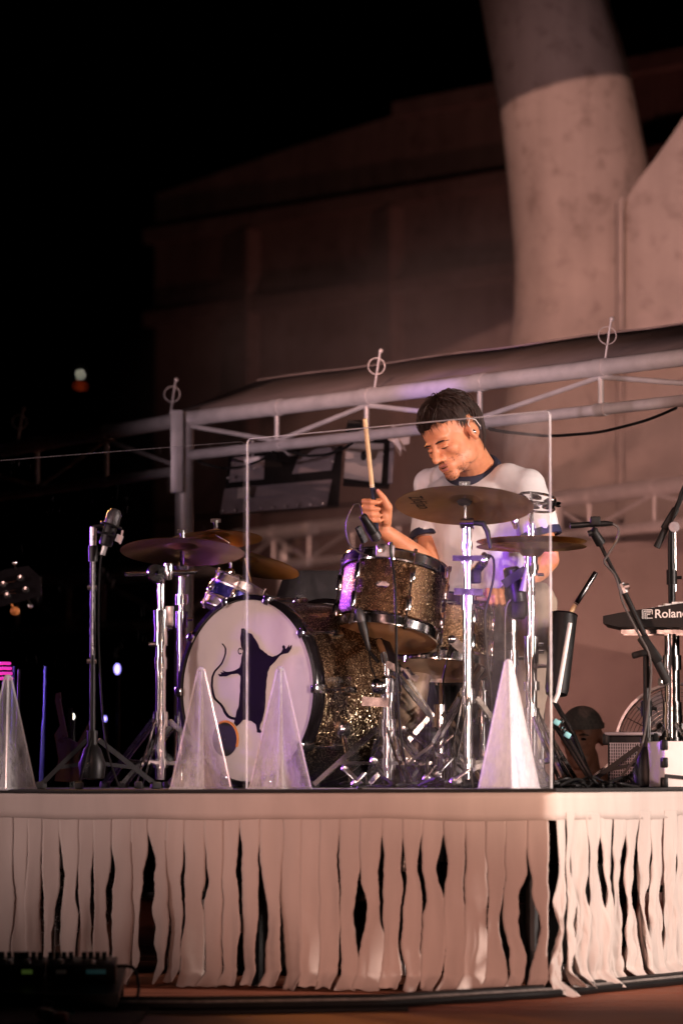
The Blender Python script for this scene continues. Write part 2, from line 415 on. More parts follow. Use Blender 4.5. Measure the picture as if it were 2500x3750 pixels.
def acrylic(name, frost, smudge_scale, alpha_lo, alpha_hi, tint=(.9, .9, .92), stretch=(6, 6, 1.2), vert=0, dusty=0):
    """clear acrylic sheet with scuffs: clear where clean, scattering where scuffed"""
    t = NT(name)
    tr = t.n('ShaderNodeBsdfTransparent'); tr.inputs[0].default_value = (.97, .97, .98, 1)
    df = t.n('ShaderNodeBsdfDiffuse'); df.inputs[0].default_value = (*tint, 1)
    tl = t.n('ShaderNodeBsdfTranslucent'); tl.inputs[0].default_value = (*tint, 1)
    ds = t.n('ShaderNodeMixShader'); ds.inputs[0].default_value = .3
    t.l(df.outputs[0], ds.inputs[1]); t.l(tl.outputs[0], ds.inputs[2])
    n1 = t.noise(smudge_scale, 5, .6, stretch=stretch); n2 = t.noise(smudge_scale * 14, 5, .7, stretch=(1, 1, .3))
    ml = t.n('ShaderNodeMath', operation='MULTIPLY'); t.l(n1.outputs[0], ml.inputs[0])
    mr0 = t.n('ShaderNodeMapRange'); mr0.inputs['From Min'].default_value = .3; mr0.inputs['From Max'].default_value = .7
    mr0.inputs['To Min'].default_value = .6; mr0.inputs['To Max'].default_value = 1.25
    t.l(n2.outputs[0], mr0.inputs[0]); t.l(mr0.outputs[0], ml.inputs[1])
    mr = t.n('ShaderNodeMapRange'); mr.inputs['From Min'].default_value = .38; mr.inputs['From Max'].default_value = .68
    mr.inputs['To Min'].default_value = alpha_lo; mr.inputs['To Max'].default_value = alpha_hi
    t.l(ml.outputs[0], mr.inputs[0])
    mr.clamp = False
    cl = t.n('ShaderNodeClamp'); t.l(mr.outputs[0], cl.inputs[0])
    if vert:      # dust gathers towards the foot
        sx = t.n('ShaderNodeSeparateXYZ'); t.l(t.co(), sx.inputs[0])
        mz = t.n('ShaderNodeMapRange'); mz.inputs['From Min'].default_value = .0; mz.inputs['From Max'].default_value = .30
        mz.inputs['To Min'].default_value = 1.5; mz.inputs['To Max'].default_value = .35
        t.l(sx.outputs[2], mz.inputs[0]); mu = t.n('ShaderNodeMath', operation='MULTIPLY'); mu.use_clamp = True
        t.l(cl.outputs[0], mu.inputs[0]); t.l(mz.outputs[0], mu.inputs[1]); cl = mu
    if dusty:     # wiped dust and fingermarks towards the free end of the panel
        sx = t.n('ShaderNodeSeparateXYZ'); t.l(t.co(), sx.inputs[0])
        mz = t.n('ShaderNodeMapRange', interpolation_type='SMOOTHSTEP'); mz.inputs['From Min'].default_value = .12; mz.inputs['From Max'].default_value = .44
        mz.inputs['To Min'].default_value = 0; mz.inputs['To Max'].default_value = dusty; t.l(sx.outputs[0], mz.inputs[0])
        n5 = t.noise(5.5, 6, .65, stretch=(1, 1, .7)); m5 = t.n('ShaderNodeMapRange'); m5.inputs['From Min'].default_value = .40; m5.inputs['From Max'].default_value = .62
        t.l(n5.outputs[0], m5.inputs[0]); n6 = t.noise(60, 4, .6, stretch=(1, 1, .4)); m6 = t.n('ShaderNodeMath', operation='MULTIPLY')
        t.l(m5.outputs[0], m6.inputs[0]); t.l(n6.outputs[0], m6.inputs[1]); m7 = t.n('ShaderNodeMath', operation='MULTIPLY'); t.l(m6.outputs[0], m7.inputs[0]); t.l(mz.outputs[0], m7.inputs[1])
        ad = t.n('ShaderNodeMath', operation='ADD'); t.l(cl.outputs[0], ad.inputs[0]); t.l(m7.outputs[0], ad.inputs[1]); cl = ad
    m1 = t.n('ShaderNodeMixShader'); t.l(cl.outputs[0], m1.inputs[0]); t.l(tr.outputs[0], m1.inputs[1]); t.l(ds.outputs[0], m1.inputs[2])
    gl = t.n('ShaderNodeBsdfGlossy'); gl.inputs['Roughness'].default_value = frost; gl.inputs[0].default_value = (1, 1, 1, 1)
    fr = t.n('ShaderNodeFresnel'); 
    ge = t.n('ShaderNodeNewGeometry'); mi = t.n('ShaderNodeMapRange'); mi.inputs['To Min'].default_value = 1.45; mi.inputs['To Max'].default_value = 1 / 1.45
    t.l(ge.outputs['Backfacing'], mi.inputs[0]); t.l(mi.outputs[0], fr.inputs[0])
    m2 = t.n('ShaderNodeMixShader'); t.l(fr.outputs[0], m2.inputs[0]); t.l(m1.outputs[0], m2.inputs[1]); t.l(gl.outputs[0], m2.inputs[2])
    t.l(m2.outputs[0], t.out.inputs[0])
    return t.m
M['shield'] = acrylic('clear_shield_acrylic', .03, 3.0, -.02, .006, stretch=(1, 1, 1.6))
M['shield_dusty'] = acrylic('dusty_shield_acrylic', .03, 3.0, -.02, .008, stretch=(1, 1, 1.6), dusty=.17)
M['shield_edge'] = acrylic('polished_acrylic_edge', .1, 20, .02, .06)  # dimmer copy of the edge for the left panel
M['shield_dusty_edge'] = acrylic('scuffed_acrylic_edge', .1, 20, .40, .62)  # brighter copy: light caught in the right panel's edge, put into the scatter
M['cone'] = acrylic('scuffed_pyramid_acrylic', .10, 4, .10, .42, stretch=(1, 1, .35), vert=1)
M['cone_frost'] = acrylic('frosted_pyramid_acrylic', .15, 4, .42, .82, stretch=(1, 1, .35))  # lit copy of the pyramid acrylic: strong side light put into its whiteness
M['cone_edge'] = acrylic('pyramid_seam_acrylic', .1, 30, .5, .8)
# ================================================================ SETTING
RZ = 0.615                                        # top of the drum riser above the stage
MB().box((0, 60, -1.25), (500, 500, .1)).build('ground', M['asphalt'], loc=(0, 60, -1.25), smooth=False, kind='structure')
stage = MB().box((0, 14.0, -.62), (22, 13, 1.2)).build('stage_floor', M['blackmetal'], loc=(0, 14, -.02), smooth=False, kind='structure')
k = 0
yy = 7.56
while yy < 20.4:                                  # planks of the stage deck
    MB().box((0 + .02 * random.uniform(-1, 1), yy, -.012 + random.uniform(-.001, .001)), (21.8, .194, .024)).build('plank', M['floor'], stage, smooth=False)
    yy += .2; k += 1

# ---------------------------------------------------------------- concrete building behind
PA = (at(700, 2850, 31.5).x, 31.5); PB = (at(2600, 2850, 27.3).x, 27.3)
def wallpt(px, z, off=0):
    p = on_line(px, PA, PB); n = V((PB[1] - PA[1], -(PB[0] - PA[0]), 0)).normalized()
    return V((p.x, p.y, z)) + n * off
def wz(px, py):
    p = on_line(px, PA, PB); return at(px, py, p.y).z
wn = V((PB[1] - PA[1], -(PB[0] - PA[0]), 0)).normalized()
bld = thing('concrete_building', wallpt(1500, -1.2), 'dark panelled concrete building rising behind the canopy', 'building')
def roofz(px): return wz(px, 640 - (px - 750) * .346)
joints = [560, 950, 1480, 2000, 2420, 2800]
rows = [-1.2, 1.0, 2.8, 4.48, 5.18, 5.86, 7.2]
for i in range(len(joints) - 1):
    a, b = joints[i] + 5, joints[i + 1] - 5
    for j in range(len(rows) - 1):
        z0, z1 = rows[j] + .015, rows[j + 1] - .015
        za = min(z1, roofz(a) - .02); zb = min(z1, roofz(b) - .02)
        if za <= z0 + .05 and zb <= z0 + .05: continue
        za = max(za, z0 + .01); zb = max(zb, z0 + .01)
        dp = random.uniform(0, .03)
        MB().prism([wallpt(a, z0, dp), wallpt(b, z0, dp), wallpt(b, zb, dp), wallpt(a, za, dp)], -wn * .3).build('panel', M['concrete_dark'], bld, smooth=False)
for z in (4.48, 5.18, 5.86):
    for (a, b) in ((565, 945), (955, 1475), (1485, 2415), (2425, 2800)):
        if roofz(a) < z: continue
        MB().prism([wallpt(a, z - .07, .14), wallpt(b, z - .07, .14), wallpt(b, z + .05, .14), wallpt(a, z + .05, .14)], -wn * .12).build('ledge', M['concrete_dark'], bld, smooth=False)
for px in (950, 1480, 2420):
    MB().prism([wallpt(px - 9, 1.0, .16), wallpt(px + 9, 1.0, .16), wallpt(px + 9, 5.1, .16), wallpt(px - 9, 5.1, .16)], -wn * .14).build('mullion', M['concrete_dark'], bld, smooth=False)
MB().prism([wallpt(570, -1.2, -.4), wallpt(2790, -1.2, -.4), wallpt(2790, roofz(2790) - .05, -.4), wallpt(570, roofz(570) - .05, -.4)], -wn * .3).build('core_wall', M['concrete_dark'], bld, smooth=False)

# pier: flared column and the arch that grows out of it
DP = 22.0
pier = thing('concrete_pier', at(2130, 2850, DP) * 1 - V((0, 0, CAMZ + 1.2)), 'huge pale flared concrete column merging into an arch', 'column')
sec = [(-500, 1690, 2170), (-200, 1730, 2210), (0, 1765, 2246), (200, 1800, 2310), (370, 1832, 2345), (575, 1856, 2385), (700, 1868, 2395), (850, 1882, 2400), (1000, 1888, 2400), (1130, 1885, 2400), (1270, 1868, 2400), (1500, 1850, 2400), (2000, 1835, 2400), (3200, 1830, 2400), (4000, 1830, 2400)]
vs = []; n = 40
for (py, l, r) in sec:
    p = at((l + r) / 2, py, DP); hw = (r - l) / 2 / F * DP
    for kk in range(n):
        an = 2 * math.pi * kk / n
        vs.append(V((p.x + hw * math.cos(an), DP + .25 + hw * math.sin(an), max(p.z, -1.2))))
fs = [(i * n + q, i * n + (q + 1) % n, (i + 1) * n + (q + 1) % n, (i + 1) * n + q) for i in range(len(sec) - 1) for q in range(n)]
MB().add(vs, fs).build('column', M['concrete'], pier)
arch = [(2282, 760), (2305, 705), (2340, 655), (2400, 578), (2455, 500), (2505, 425), (2580, 300), (2680, 120), (2800, -120), (3000, -420), (3500, -500), (3500, 4000), (2282, 4000)]
pts = []
for (x, y) in arch:
    p = at(x, y, 21.75); p.z = max(p.z, -1.2); pts.append(p)
MB().prism(pts, (0, .9, 0)).build('arch', M['concrete'], pier, angle=20)
MB().prism([at(2262, 730, 21.68), at(2280, 720, 21.68), at(2280, 1900, 21.68), at(2262, 1900, 21.68)], (0, .3, 0)).build('joint_rib', M['concrete'], pier, smooth=False)
# low back wall behind the stage (pale, right)
bw = [at(1500, 2850, 20.9), at(3300, 2850, 20.6)]
a, b = bw
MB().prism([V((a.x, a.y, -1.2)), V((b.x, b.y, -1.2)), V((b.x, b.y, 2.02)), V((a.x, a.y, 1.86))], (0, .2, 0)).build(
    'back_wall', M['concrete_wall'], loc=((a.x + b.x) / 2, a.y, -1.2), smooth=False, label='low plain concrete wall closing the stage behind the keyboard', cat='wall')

# far street lamp with a red sign below it
p = at(295, 1372, 70)
sl = thing('street_lamp', (p.x, p.y, -1.2), 'small distant street lamp glowing white in the dark sky', 'lamp')
MB().tube([(p.x, p.y + .4, -1.2), (p.x, p.y + .4, p.z + .12)], .05, 8).build('pole', M['blackmetal'], sl)
MB().bar((p.x, p.y + .42, p.z + .12), (p.x, p.y - .12, p.z + .12), .12, .04).build('lamp_head', M['blackmetal'], sl)
MB().ell((p.x, p.y, p.z), (.016, .016, .022)).build('bulb', M['lamp_white'], sl)
p = at(296, 1413, 70)
rs = thing('lit_sign', (p.x, p.y, -1.2), 'tiny glowing red sign under the distant street lamp', 'sign')
MB().tube([(p.x, p.y + .1, -1.2), (p.x, p.y + .1, p.z)], .03, 8).build('post', M['blackmetal'], rs)
MB().box(p + V((0, .05, 0)), (.22, .05, .1)).build('sign_board', M['blackmetal'], rs, smooth=False)
for q in range(4):
    MB().box(p + V((-.06 + q * .037, .015, .004 - .004 * q)), (.026, .01, .035)).build('lit_character', M['lamp_red'], rs, smooth=False)

# unseen beam added high above the frame: it trims the wash light on the column
MB().box((0, 8.0, 6.235), (14, .3, 1.4), Euler((0, R_(-13), 0)).to_matrix()).build('roof_fascia', M['blackmetal'], loc=(0, 8, 5.25), smooth=False, label='black front fascia beam of the stage roof high above', cat='beam')
# ================================================================ CANOPY FRAME
TA = (at(690, 2850, 16.5).x, 16.5); TB = (at(2500, 2850, 14.1).x, 14.1)
ZT, ZB = 2.205, 2.045
def tp(px, z): q = on_line(px, TA, TB); return V((q.x, q.y, z))
def truss(name, label, P, nodes, zt, zb, rt, rb, start_up=False, first=None):
    t = thing(name, P(nodes[0], 0), label, 'truss')
    MB().tube([P(nodes[0], zt), P(nodes[-1], zt)], rt, 16).build('top_chord', M['steel'], t)
    MB().tube([P(nodes[0], zb), P(nodes[-1], zb)], rb, 14).build('bottom_chord', M['steel'], t)
    for q in nodes[1:-1]:
        MB().tube([P(q, zb), P(q, zt)], .011, 10).build('upright', M['steel'], t)
    for q in nodes[1:-1]:
        d_ = (P(nodes[-1], zt) - P(nodes[0], zt)).normalized()
        for z_, r_ in ((zt, rt), (zb, rb)):
            c_ = P(q, z_); MB().tube([c_ - d_ * .03, c_ + d_ * .03], r_ + .0035, 14).build('weld_sleeve', M['steel'], t)
    up = start_up
    for q in range(len(nodes) - 1):
        a, b = nodes[q], nodes[q + 1]
        za, zb_ = (zb + .02, zt - .035) if up else (zt - .035, zb + .02)
        MB().tube([P(a, za), P(b, zb_)], .010, 10).build('diagonal', M['steel'], t)
        up = not up
    return t
truss('canopy_truss', 'long silver ladder truss passing behind the drummer', tp, [700, 1013, 1343, 1760, 2205, 2740, 3300], ZT, ZB, .033, .022)
TL = (at(0, 2850, 18.1).x, 18.1)
def tpl(px, z): q = on_line(px, TA, TL); return V((q.x, q.y, z))
truss('canopy_truss', 'dim silver truss running away from the corner post', tpl, [650, 385, 130, -150, -500], ZT, ZB - .06, .033, .022, True)
FA = (at(2500, 2850, 20.2).x, 20.2); FB = (at(900, 2850, 24.6).x, 24.6)
def tpf(px, z): q = on_line(px, FA, FB); return V((q.x, q.y, z))
truss('canopy_truss', 'blurred far truss crossing in front of the low concrete wall', tpf, [3000, 2690, 2400, 2160, 2035, 1830, 1640, 1460, 1290, 1130, 1000, 870, 740, 600], ZT, ZB - .05, .045, .03)
FC = (at(0, 2850, 26.5).x, 26.5)
def tpg(px, z): q = on_line(px, FB, FC); return V((q.x, q.y, z))
truss('canopy_truss', 'faint far truss low in the darkness at the stage side', tpg, [880, 640, 375, 250, 60, -200], 2.0, 1.66, .04, .03)
# corner post
c = on_line(672, TA, TL)
post = thing('canopy_post', c, 'thick round metal corner post holding the canopy trusses', 'post')
MB().tube([c, c + V((0, 0, 2.235))], .040, 20).build('tube', M['steel'], post)
MB().box(c + V((-.03, -.055, 2.06)), (.055, .03, .36), bev=.006).build('bracket', M['steel'], post)
MB().box(c + V((0, 0, .012)), (.24, .24, .024)).build('base_plate', M['steel'], post, smooth=False)
def swag(px0, px1, dip, label, r=.006):
    pts_ = []
    for i in range(25):
        s_ = i / 24; q_ = tp(px0 + (px1 - px0) * s_, ZB - .028 - dip * 4 * s_ * (1 - s_)); pts_.append(q_ + V((0, -.03 + .012 * math.sin(i), 0)))
    MB().tube(pts_, r, 6).build('truss_cable', M['cable'], loc=pts_[0], label=label, cat='cable')
swag(720, 1000, .05, 'black power cable sagging below the truss beside the corner post')
swag(1050, 1290, .035, 'black power cable sagging between the two floodlights')
swag(1790, 2480, .06, 'black power cable sagging below the truss beside the drummer')
# second post further back
for (px, d, lab) in ((1040, 24.45, 'slim pale post under the far truss behind the drum kit'), (2035, 21.2, 'slim post beneath the far truss beside the hi-hat')):
    c2 = at(px, 2850, d); c2.z = 0
    pp = thing('canopy_post', c2, lab, 'post')
    MB().tube([c2, c2 + V((0, 0, 2.2))], .045, 16).build('tube', M['steel'], pp)
    MB().box(c2 + V((0, 0, .012)), (.24, .24, .024)).build('base_plate', M['steel'], pp, smooth=False)
# roof fabric rising behind the truss
e = V((TB[0] - TA[0], TB[1] - TA[1], 0)).normalized(); back = V((-e.y, e.x, 0))
if back.y < 0: back = -back
rf = thing('canopy_roof', tp(1500, ZT), 'charcoal fabric canopy roof edge above the silver truss', 'canopy')
N = 24; vs = []
for i in range(N + 1):
    px = 560 + (3200 - 560) * i / N
    lo = tp(px, ZT + .02) + back * .02; sag = .003 * math.sin(i * 1.3)
    vs += [lo, lo + back * .28 + V((0, 0, .095 - sag)), lo + back * .55 + V((0, 0, .20 + sag))]
fs = []
for i in range(N):
    for j in range(2):
        fs.append((i * 3 + j, i * 3 + j + 1, i * 3 + j + 4, i * 3 + j + 3))
ro = MB().add(vs, fs).build('fabric', M['canopy'], rf)
ro.modifiers.new('t', 'SOLIDIFY').thickness = .004
MB().tube([vs[i * 3 + 2] + V((0, 0, .004)) for i in range(N + 1)], .006, 8).build('hem', M['canopy'], rf)
for px, lab in ((620, 'locking pin with ring standing above the corner post'), (1372, 'locking pin with ring on the truss above the floodlights'), (2222, 'locking pin with ring on the truss below the concrete column'), (60, 'faint locking pin with ring on the receding truss')):
    b0 = tp(px, ZT + .03) if px > 640 else tpl(px, ZT + .03)
    pn = thing('locking_pin', b0, lab, 'pin', None)
    tl = V((.022, 0, .145))
    MB().tube([b0, b0 + tl], .0045, 8).ell(b0 + tl + V((.004, 0, .008)), (.010, .010, .010)).build('pin', M['steel'], pn)
    MB().torus(b0 + tl * .62 + V((-.006, -.008, 0)), frame((.1, -1, .1)), .034, .0022, 28, 6).build('ring', M['steel'], pn)

# ---------------------------------------------------------------- floodlights hung on the truss
def quadpanel(pts, d0, thick=.012):
    return MB().prism([at(x, y, d0) for x, y in pts], (0, thick, 0))
fl = thing('floodlight', at(1020, 1660, 16.6), 'wide dark floodlight housing clamped under the truss', 'floodlight')
quadpanel([(815, 1795), (1200, 1765), (1222, 1640), (1235, 1632), (1195, 1858), (806, 1882)], 16.62).mi
MB().prism([at(806, 1882, 16.5), at(1195, 1852, 16.5), at(1215, 1755, 16.62), at(822, 1790, 16.62)], (0, .05, .0)).build('lower_face', M['greymetal'], fl, smooth=False)
MB().prism([at(835, 1788, 16.66), at(965, 1778, 16.66), at(968, 1670, 16.7), at(850, 1675, 16.7)], (0, .05, 0)).build('side_face', M['greymetal'], fl, smooth=False)
MB().prism([at(1070, 1735, 16.66), at(1212, 1722, 16.66), at(1235, 1632, 16.7), at(1100, 1650, 16.7)], (0, .05, 0)).build('upper_face', M['greymetal'], fl, smooth=False)
MB().prism([at(968, 1780, 16.68), at(1068, 1770, 16.68), at(1075, 1650, 16.72), at(970, 1665, 16.72)], (0, .08, 0)).build('yoke_recess', M['blackmetal'], fl, smooth=False)
MB().prism([at(812, 1878, 16.58), at(1240, 1850, 16.58), at(1255, 1630, 16.75), at(840, 1665, 16.75)], (0, .16, 0)).build('housing', M['blackmetal'], fl, smooth=False)
MB().prism([at(868, 1826, 16.49), at(898, 1824, 16.49), at(900, 1785, 16.52), at(872, 1787, 16.52)], (0, .02, 0)).build('label_plate', M['lightpanel'], fl, smooth=False)
for i in range(9):
    x = 815 + i * 46; p = at(x, 1872 - i * 3.4, 16.495)
    MB().ell(p, (.006, .004, .006), None, 8, 6).build('bolt', M['chrome_worn'], fl)
for (x, y) in ((1222, 1650), (1218, 1690), (1205, 1775), (850, 1695), (835, 1750), (930, 1715)):
    MB().ell(at(x, y, 16.6), (.006, .004, .006), None, 8, 6).build('bolt', M['chrome_worn'], fl)
MB().bar(at(1035, 1610, 16.35), at(1040, 1680, 16.6), .04, .02).build('clamp', M['blackmetal'], fl, smooth=False)
MB().tube([at(1030, 1640, 16.3), at(1060, 1665, 16.3), at(1085, 1660, 16.3)], .008, 8).build('clamp_handle', M['chrome_worn'], fl)
MB().bar(at(925, 1618, 16.35), at(925, 1680, 16.5), .012, .012).build('hanger', M['steel'], fl, smooth=False)
MB().bar(at(895, 1690, 16.4), at(950, 1680, 16.4), .012, .02).build('hanger', M['steel'], fl, smooth=False)
f2 = thing('floodlight', at(1340, 1620, 16.2), 'pale grey square floodlight beside the wide dark one', 'floodlight')
MB().prism([at(1258, 1750, 16.2), at(1395, 1768, 16.2), at(1405, 1625, 16.3), at(1268, 1618, 16.3)], (0, .04, 0)).build('front_panel', M['lightpanel'], f2, smooth=False)
MB().prism([at(1255, 1768, 16.26), at(1425, 1780, 16.26), at(1440, 1600, 16.36), at(1272, 1612, 16.36)], (0, .18, 0)).build('housing', M['blackmetal'], f2, smooth=False)
MB().bar(at(1428, 1770, 16.2), at(1438, 1580, 16.3), .02, .012).build('bracket', M['greymetal'], f2, smooth=False)
MB().bar(at(1290, 1600, 16.0), at(1300, 1560, 15.8), .06, .05).build('clamp', M['blackmetal'], f2, smooth=False)
MB().ell(at(1330, 1670, 16.18), (.012, .012, .02), None, 8, 6).build('knob', M['blackplastic'], f2)
cl = [(1412, 1580), (1440, 1558), (1468, 1570), (1455, 1600), (1500, 1590), (1498, 1625), (1478, 1630), (1488, 1655), (1470, 1640), (1465, 1672), (1450, 1650), (1440, 1620), (1420, 1610)]
MB().prism([at(x, y, 15.6 + .02 * math.sin(x)) for x, y in cl], (0, .004, 0)).build('cloth_scrap', M['scrap'], loc=at(1455, 1560, 15.6), smooth=False,
    label='torn white cloth scrap hanging on the truss behind the drummer', cat='cloth')

# ================================================================ RISER
CB = V((.624, 11.5, 0)); E1 = V((-.907, .422, 0)).normalized(); E2 = V((.422, .907, 0)).normalized()
L1, L2 = 3.1, 2.9
riser = thing('drum_riser', CB + E1 * L1 / 2 + E2 * L2 / 2, 'low black-topped riser carrying the drum kit', 'riser')
MR = Matrix((-E1, E2, V((0, 0, 1)))).transposed()
def rp(u, v, z): return CB + E1 * u + E2 * v + V((0, 0, z))
MB().box(rp(L1 / 2, L2 / 2, RZ - .03), (L1, L2, .06), MR).build('deck', M['cardrug'], riser, smooth=False)
MB().tube([rp(L1 + .03, -.029, RZ - .002), rp(L1 / 2, -.029, RZ - .007), rp(.4, -.029, RZ - .003), rp(-.029, -.029, RZ - .001), rp(-.029, .6, RZ - .001), rp(-.029, L2, RZ - .001)], .006, 8).build('edge_trim', M['rubber'], riser)
for u in (.12, 1.05, 2.0, 2.98):
    for v in (.15, 1.45, 2.75):
        MB().tube([rp(u, v, 0), rp(u, v, RZ - .06)], .022, 10).build('leg', M['blackmetal'], riser)
for v in (.15, 1.45):
    MB().tube([rp(.1, v, .28), rp(3.0, v, .28)], .012, 8).build('cross_bar', M['blackmetal'], riser)

def slit(seed, G, wav):
    """boundary between two strips: wandering line and half-gap along the height (t: 0 top .. 1 floor)"""
    r = random.Random(seed); o = r.uniform(0, 90); o2 = r.uniform(0, 90); t0 = r.uniform(.0, .13)
    def f(t):
        k = min(1, max(0, (t - t0) * 4))
        x = k * (wav * (noise.noise(V((o, t * 2.6, 0))) * 1.3 + .55 * noise.noise(V((o, t * 7, 4)))) + .0022 * noise.noise(V((o, t * 34, 8))) + .0012 * noise.noise(V((o, t * 80, 2))))
        def gg(oo): return max(k * G * (.62 + 1.5 * noise.noise(V((oo, t * 2.5, 0))) + .45 * noise.noise(V((oo, t * 8, 3)))) - .0016, -.0016)
        return x, gg(o2), gg(o2 + 7.7)
    return f
def cloth(p, t, s):
    q = p.x * 2.6 + p.y * 2.6 * (1 if s else -.2)
    return noise.noise(V((q * 3.0, t * 1.1, 2.2))) + .45 * noise.noise(V((q * 8, t * 2.0, 6.1)))
def strip(a, b, sa, sb, ztop, zbot, seed, parent, k, out, crumple, fold, nx=8, nz=60, lean=0, rip=0):
    rnd = random.Random(seed); vs = []; fs = []
    w = (b - a); wl = w.length; wd = w.normalized(); o1, o2, o3, o4 = (rnd.uniform(0, 50) for _ in range(4)); tw = rnd.choice([0, 0, .02, -.02, .05, -.05]) * (1.3 if rip else 1)
    for j in range(nz + 1):
        t = j / nz; z = ztop + (zbot - ztop) * t; op = min(1, t * 1.4)
        xa, ga, _ = sa(t); xb, _, gb = sb(t)
        u0 = xa + ga + lean * t * t; u1 = wl + xb - gb + lean * t * t
        if u1 < u0 + .012: u1 = u0 + .012
        for i in range(nx + 1):
            s = i / nx
            pos = a + wd * (u0 + (u1 - u0) * s)
            dep = crumple * 1.5 * min(1, t * 5) * cloth(pos, t, rip > 0)
            own = op * op
            dep += crumple * own * .8 * noise.noise(V((o4 + s * 2.0, t * 2.2, 3)))
            dep += fold * own * math.sin(s * 3.2 + o1 + 1.5 * noise.noise(V((o1, t * 2, 0))))
            dep += own * tw * (s - .5) * t
            if rip: dep += rip * op * noise.noise(V((o3 + s * 6 + t * 2.5, t * 5 + s * 1.2, 1)))
            if t > .92: dep += (t - .92) * .55 * (1 + .5 * math.sin(o2 + s * 3))
            vs.append(pos + out * (dep + k) + V((0, 0, z + .010 * noise.noise(V((o2 + s * 2, t, 9))) * t)))
    for j in range(nz):
        for i in range(nx):
            k0 = j * (nx + 1) + i
            fs.append((k0, k0 + 1, k0 + nx + 2, k0 + nx + 1))
    o = MB().add(vs, fs).build('strip', M['skirt'], parent, angle=180)
    o.modifiers.new('t', 'SOLIDIFY').thickness = .0012
    return o
P0 = (CB.x, CB.y); P1 = tuple((CB + E1)[:2]); P2 = tuple((CB + E2)[:2])
sk = thing('stage_skirt', CB + E1 * 1.2, 'off-white cotton skirt cut into wide strips along the riser front', 'skirt')
outF = -E2; outS = -E1
edges = [-330, -260, -195, -130, -65, 0, 62, 115, 167, 230, 302, 356, 422, 494, 551, 624, 686, 760, 826, 890, 964, 1047, 1113, 1182, 1254, 1328, 1409, 1483, 1555, 1632, 1709, 1787, 1858, 1939, 2012]
gaps = {167: .006, 230: .011, 356: .008, 551: .020, 760: .017, 890: .012, 964: .015, 1328: .016, 1409: .011, 1483: .013, 1555: .016, 1632: .017, 1939: .020, 1858: .009, 422: .011, 302: .008, 686: .008, 1709: .005, 1787: .004}
HB = .088
sl_f = [slit(900 + i, 1.2 * gaps.get(e, random.Random(e).choice([.0, .0, .002, .006])), .011) for i, e in enumerate(edges)]
for i in range(len(edges) - 1):
    a = on_line(edges[i], P0, P1); b = on_line(edges[i + 1], P0, P1)
    strip(a, b, sl_f[i], sl_f[i + 1], RZ - HB + .02, random.uniform(.002, .016), 100 + i, sk, .0203 + .0004 * (i % 2), outF, .0075, .003, lean=random.uniform(-.006, .006))
def header(name, parent, a, b, out, seed, dep=.0022):
    vs = []; fs = []; N = 60
    for i in range(N + 1):
        s = i / N; p = a + (b - a) * s
        for j in range(5):
            t = j / 4
            z = RZ - .004 - t * (HB + .012 * noise.noise(V((s * 9, seed, 0)))) 
            vs.append(p + out * (.0213 + dep * noise.noise(V((s * 14, t * 1.5, seed))) + 0) + V((0, 0, z)))
    for i in range(N):
        for j in range(4):
            k0 = i * 5 + j; fs.append((k0, k0 + 5, k0 + 6, k0 + 1))
    o = MB().add(vs, fs).build(name, M['skirt'], parent)
    o.modifiers.new('t', 'SOLIDIFY').thickness = .0016
header('header_band', sk, CB - E1 * .024, CB + E1 * L1, outF, 3.3)
sk2 = thing('stage_skirt', CB + E2 * 1.2, 'bright crumpled cotton skirt in narrow strips along the riser side', 'skirt')
edges2 = [2012, 2046, 2077, 2119, 2168, 2220, 2269, 2315, 2352, 2404, 2450, 2495, 2540, 2585, 2630, 2680, 2730, 2780, 2840, 2900]
sl_s = [slit(700 + i, .022, .024) for i in range(len(edges2))]
for i in range(len(edges2) - 1):
    a = on_line(edges2[i], P0, P2); b = on_line(edges2[i + 1], P0, P2)
    strip(a, b, sl_s[i], sl_s[i + 1], RZ - HB + .02, random.uniform(.002, .03), 300 + i, sk2, .020 + .004 * (i % 2), outS, .014, .013, nx=12, nz=80, lean=random.uniform(-.06, .01), rip=.024)
header('header_band', sk2, CB - E2 * .022, CB + E2 * L2, outS, 8.1, .005)

# things stored under the riser
def box_case(name, c, size, label, mat, cat, trim=True):
    t = thing(name, (c[0], c[1], 0), label, cat)
    MB().box(c, size, MR, .006).build('case_body', mat, t)
    if trim:
        for sx in (-1, 1):
            for sz in (-1, 1):
                MB().box(V(c) + MR @ V((sx * size[0] / 2, -size[1] / 2, sz * size[2] / 2)), (.05, .03, .05), MR, .006).build('corner', M['chrome_worn'], t)
        MB().box(V(c) + MR @ V((0, -size[1] / 2 - .004, 0)), (.09, .012, .06), MR, .003).build('latch', M['chrome_worn'], t)
    return t
box_case('flight_case', rp(2.03, .5, .2), (.34, .4, .36), 'silver flight case stored under the riser behind the skirt', M['badge'], 'case')
box_case('flight_case', rp(1.35, .9, .17), (.55, .4, .28), 'black flight case stored under the middle of the riser', M['blackmetal'], 'case')
box_case('flight_case', rp(.55, 1.0, .2), (.6, .4, .34), 'black flight case under the riser near its side skirt', M['blackplastic'], 'case')
for q in range(3):
    MB().tube([rp(.95 + .42 * q, .35, .015), rp(.93 + .42 * q, .37, .36)], .011, 10).tube([rp(.95 + .42 * q, .35, .2), rp(.945 + .42 * q, .35, .26)], .018, 10).build('steel_rod', M['chrome'], loc=rp(.95 + .42 * q, .35, 0),
        label='chrome hardware rod standing under the riser behind the skirt strips', cat='rod', group='chrome rods under the riser')

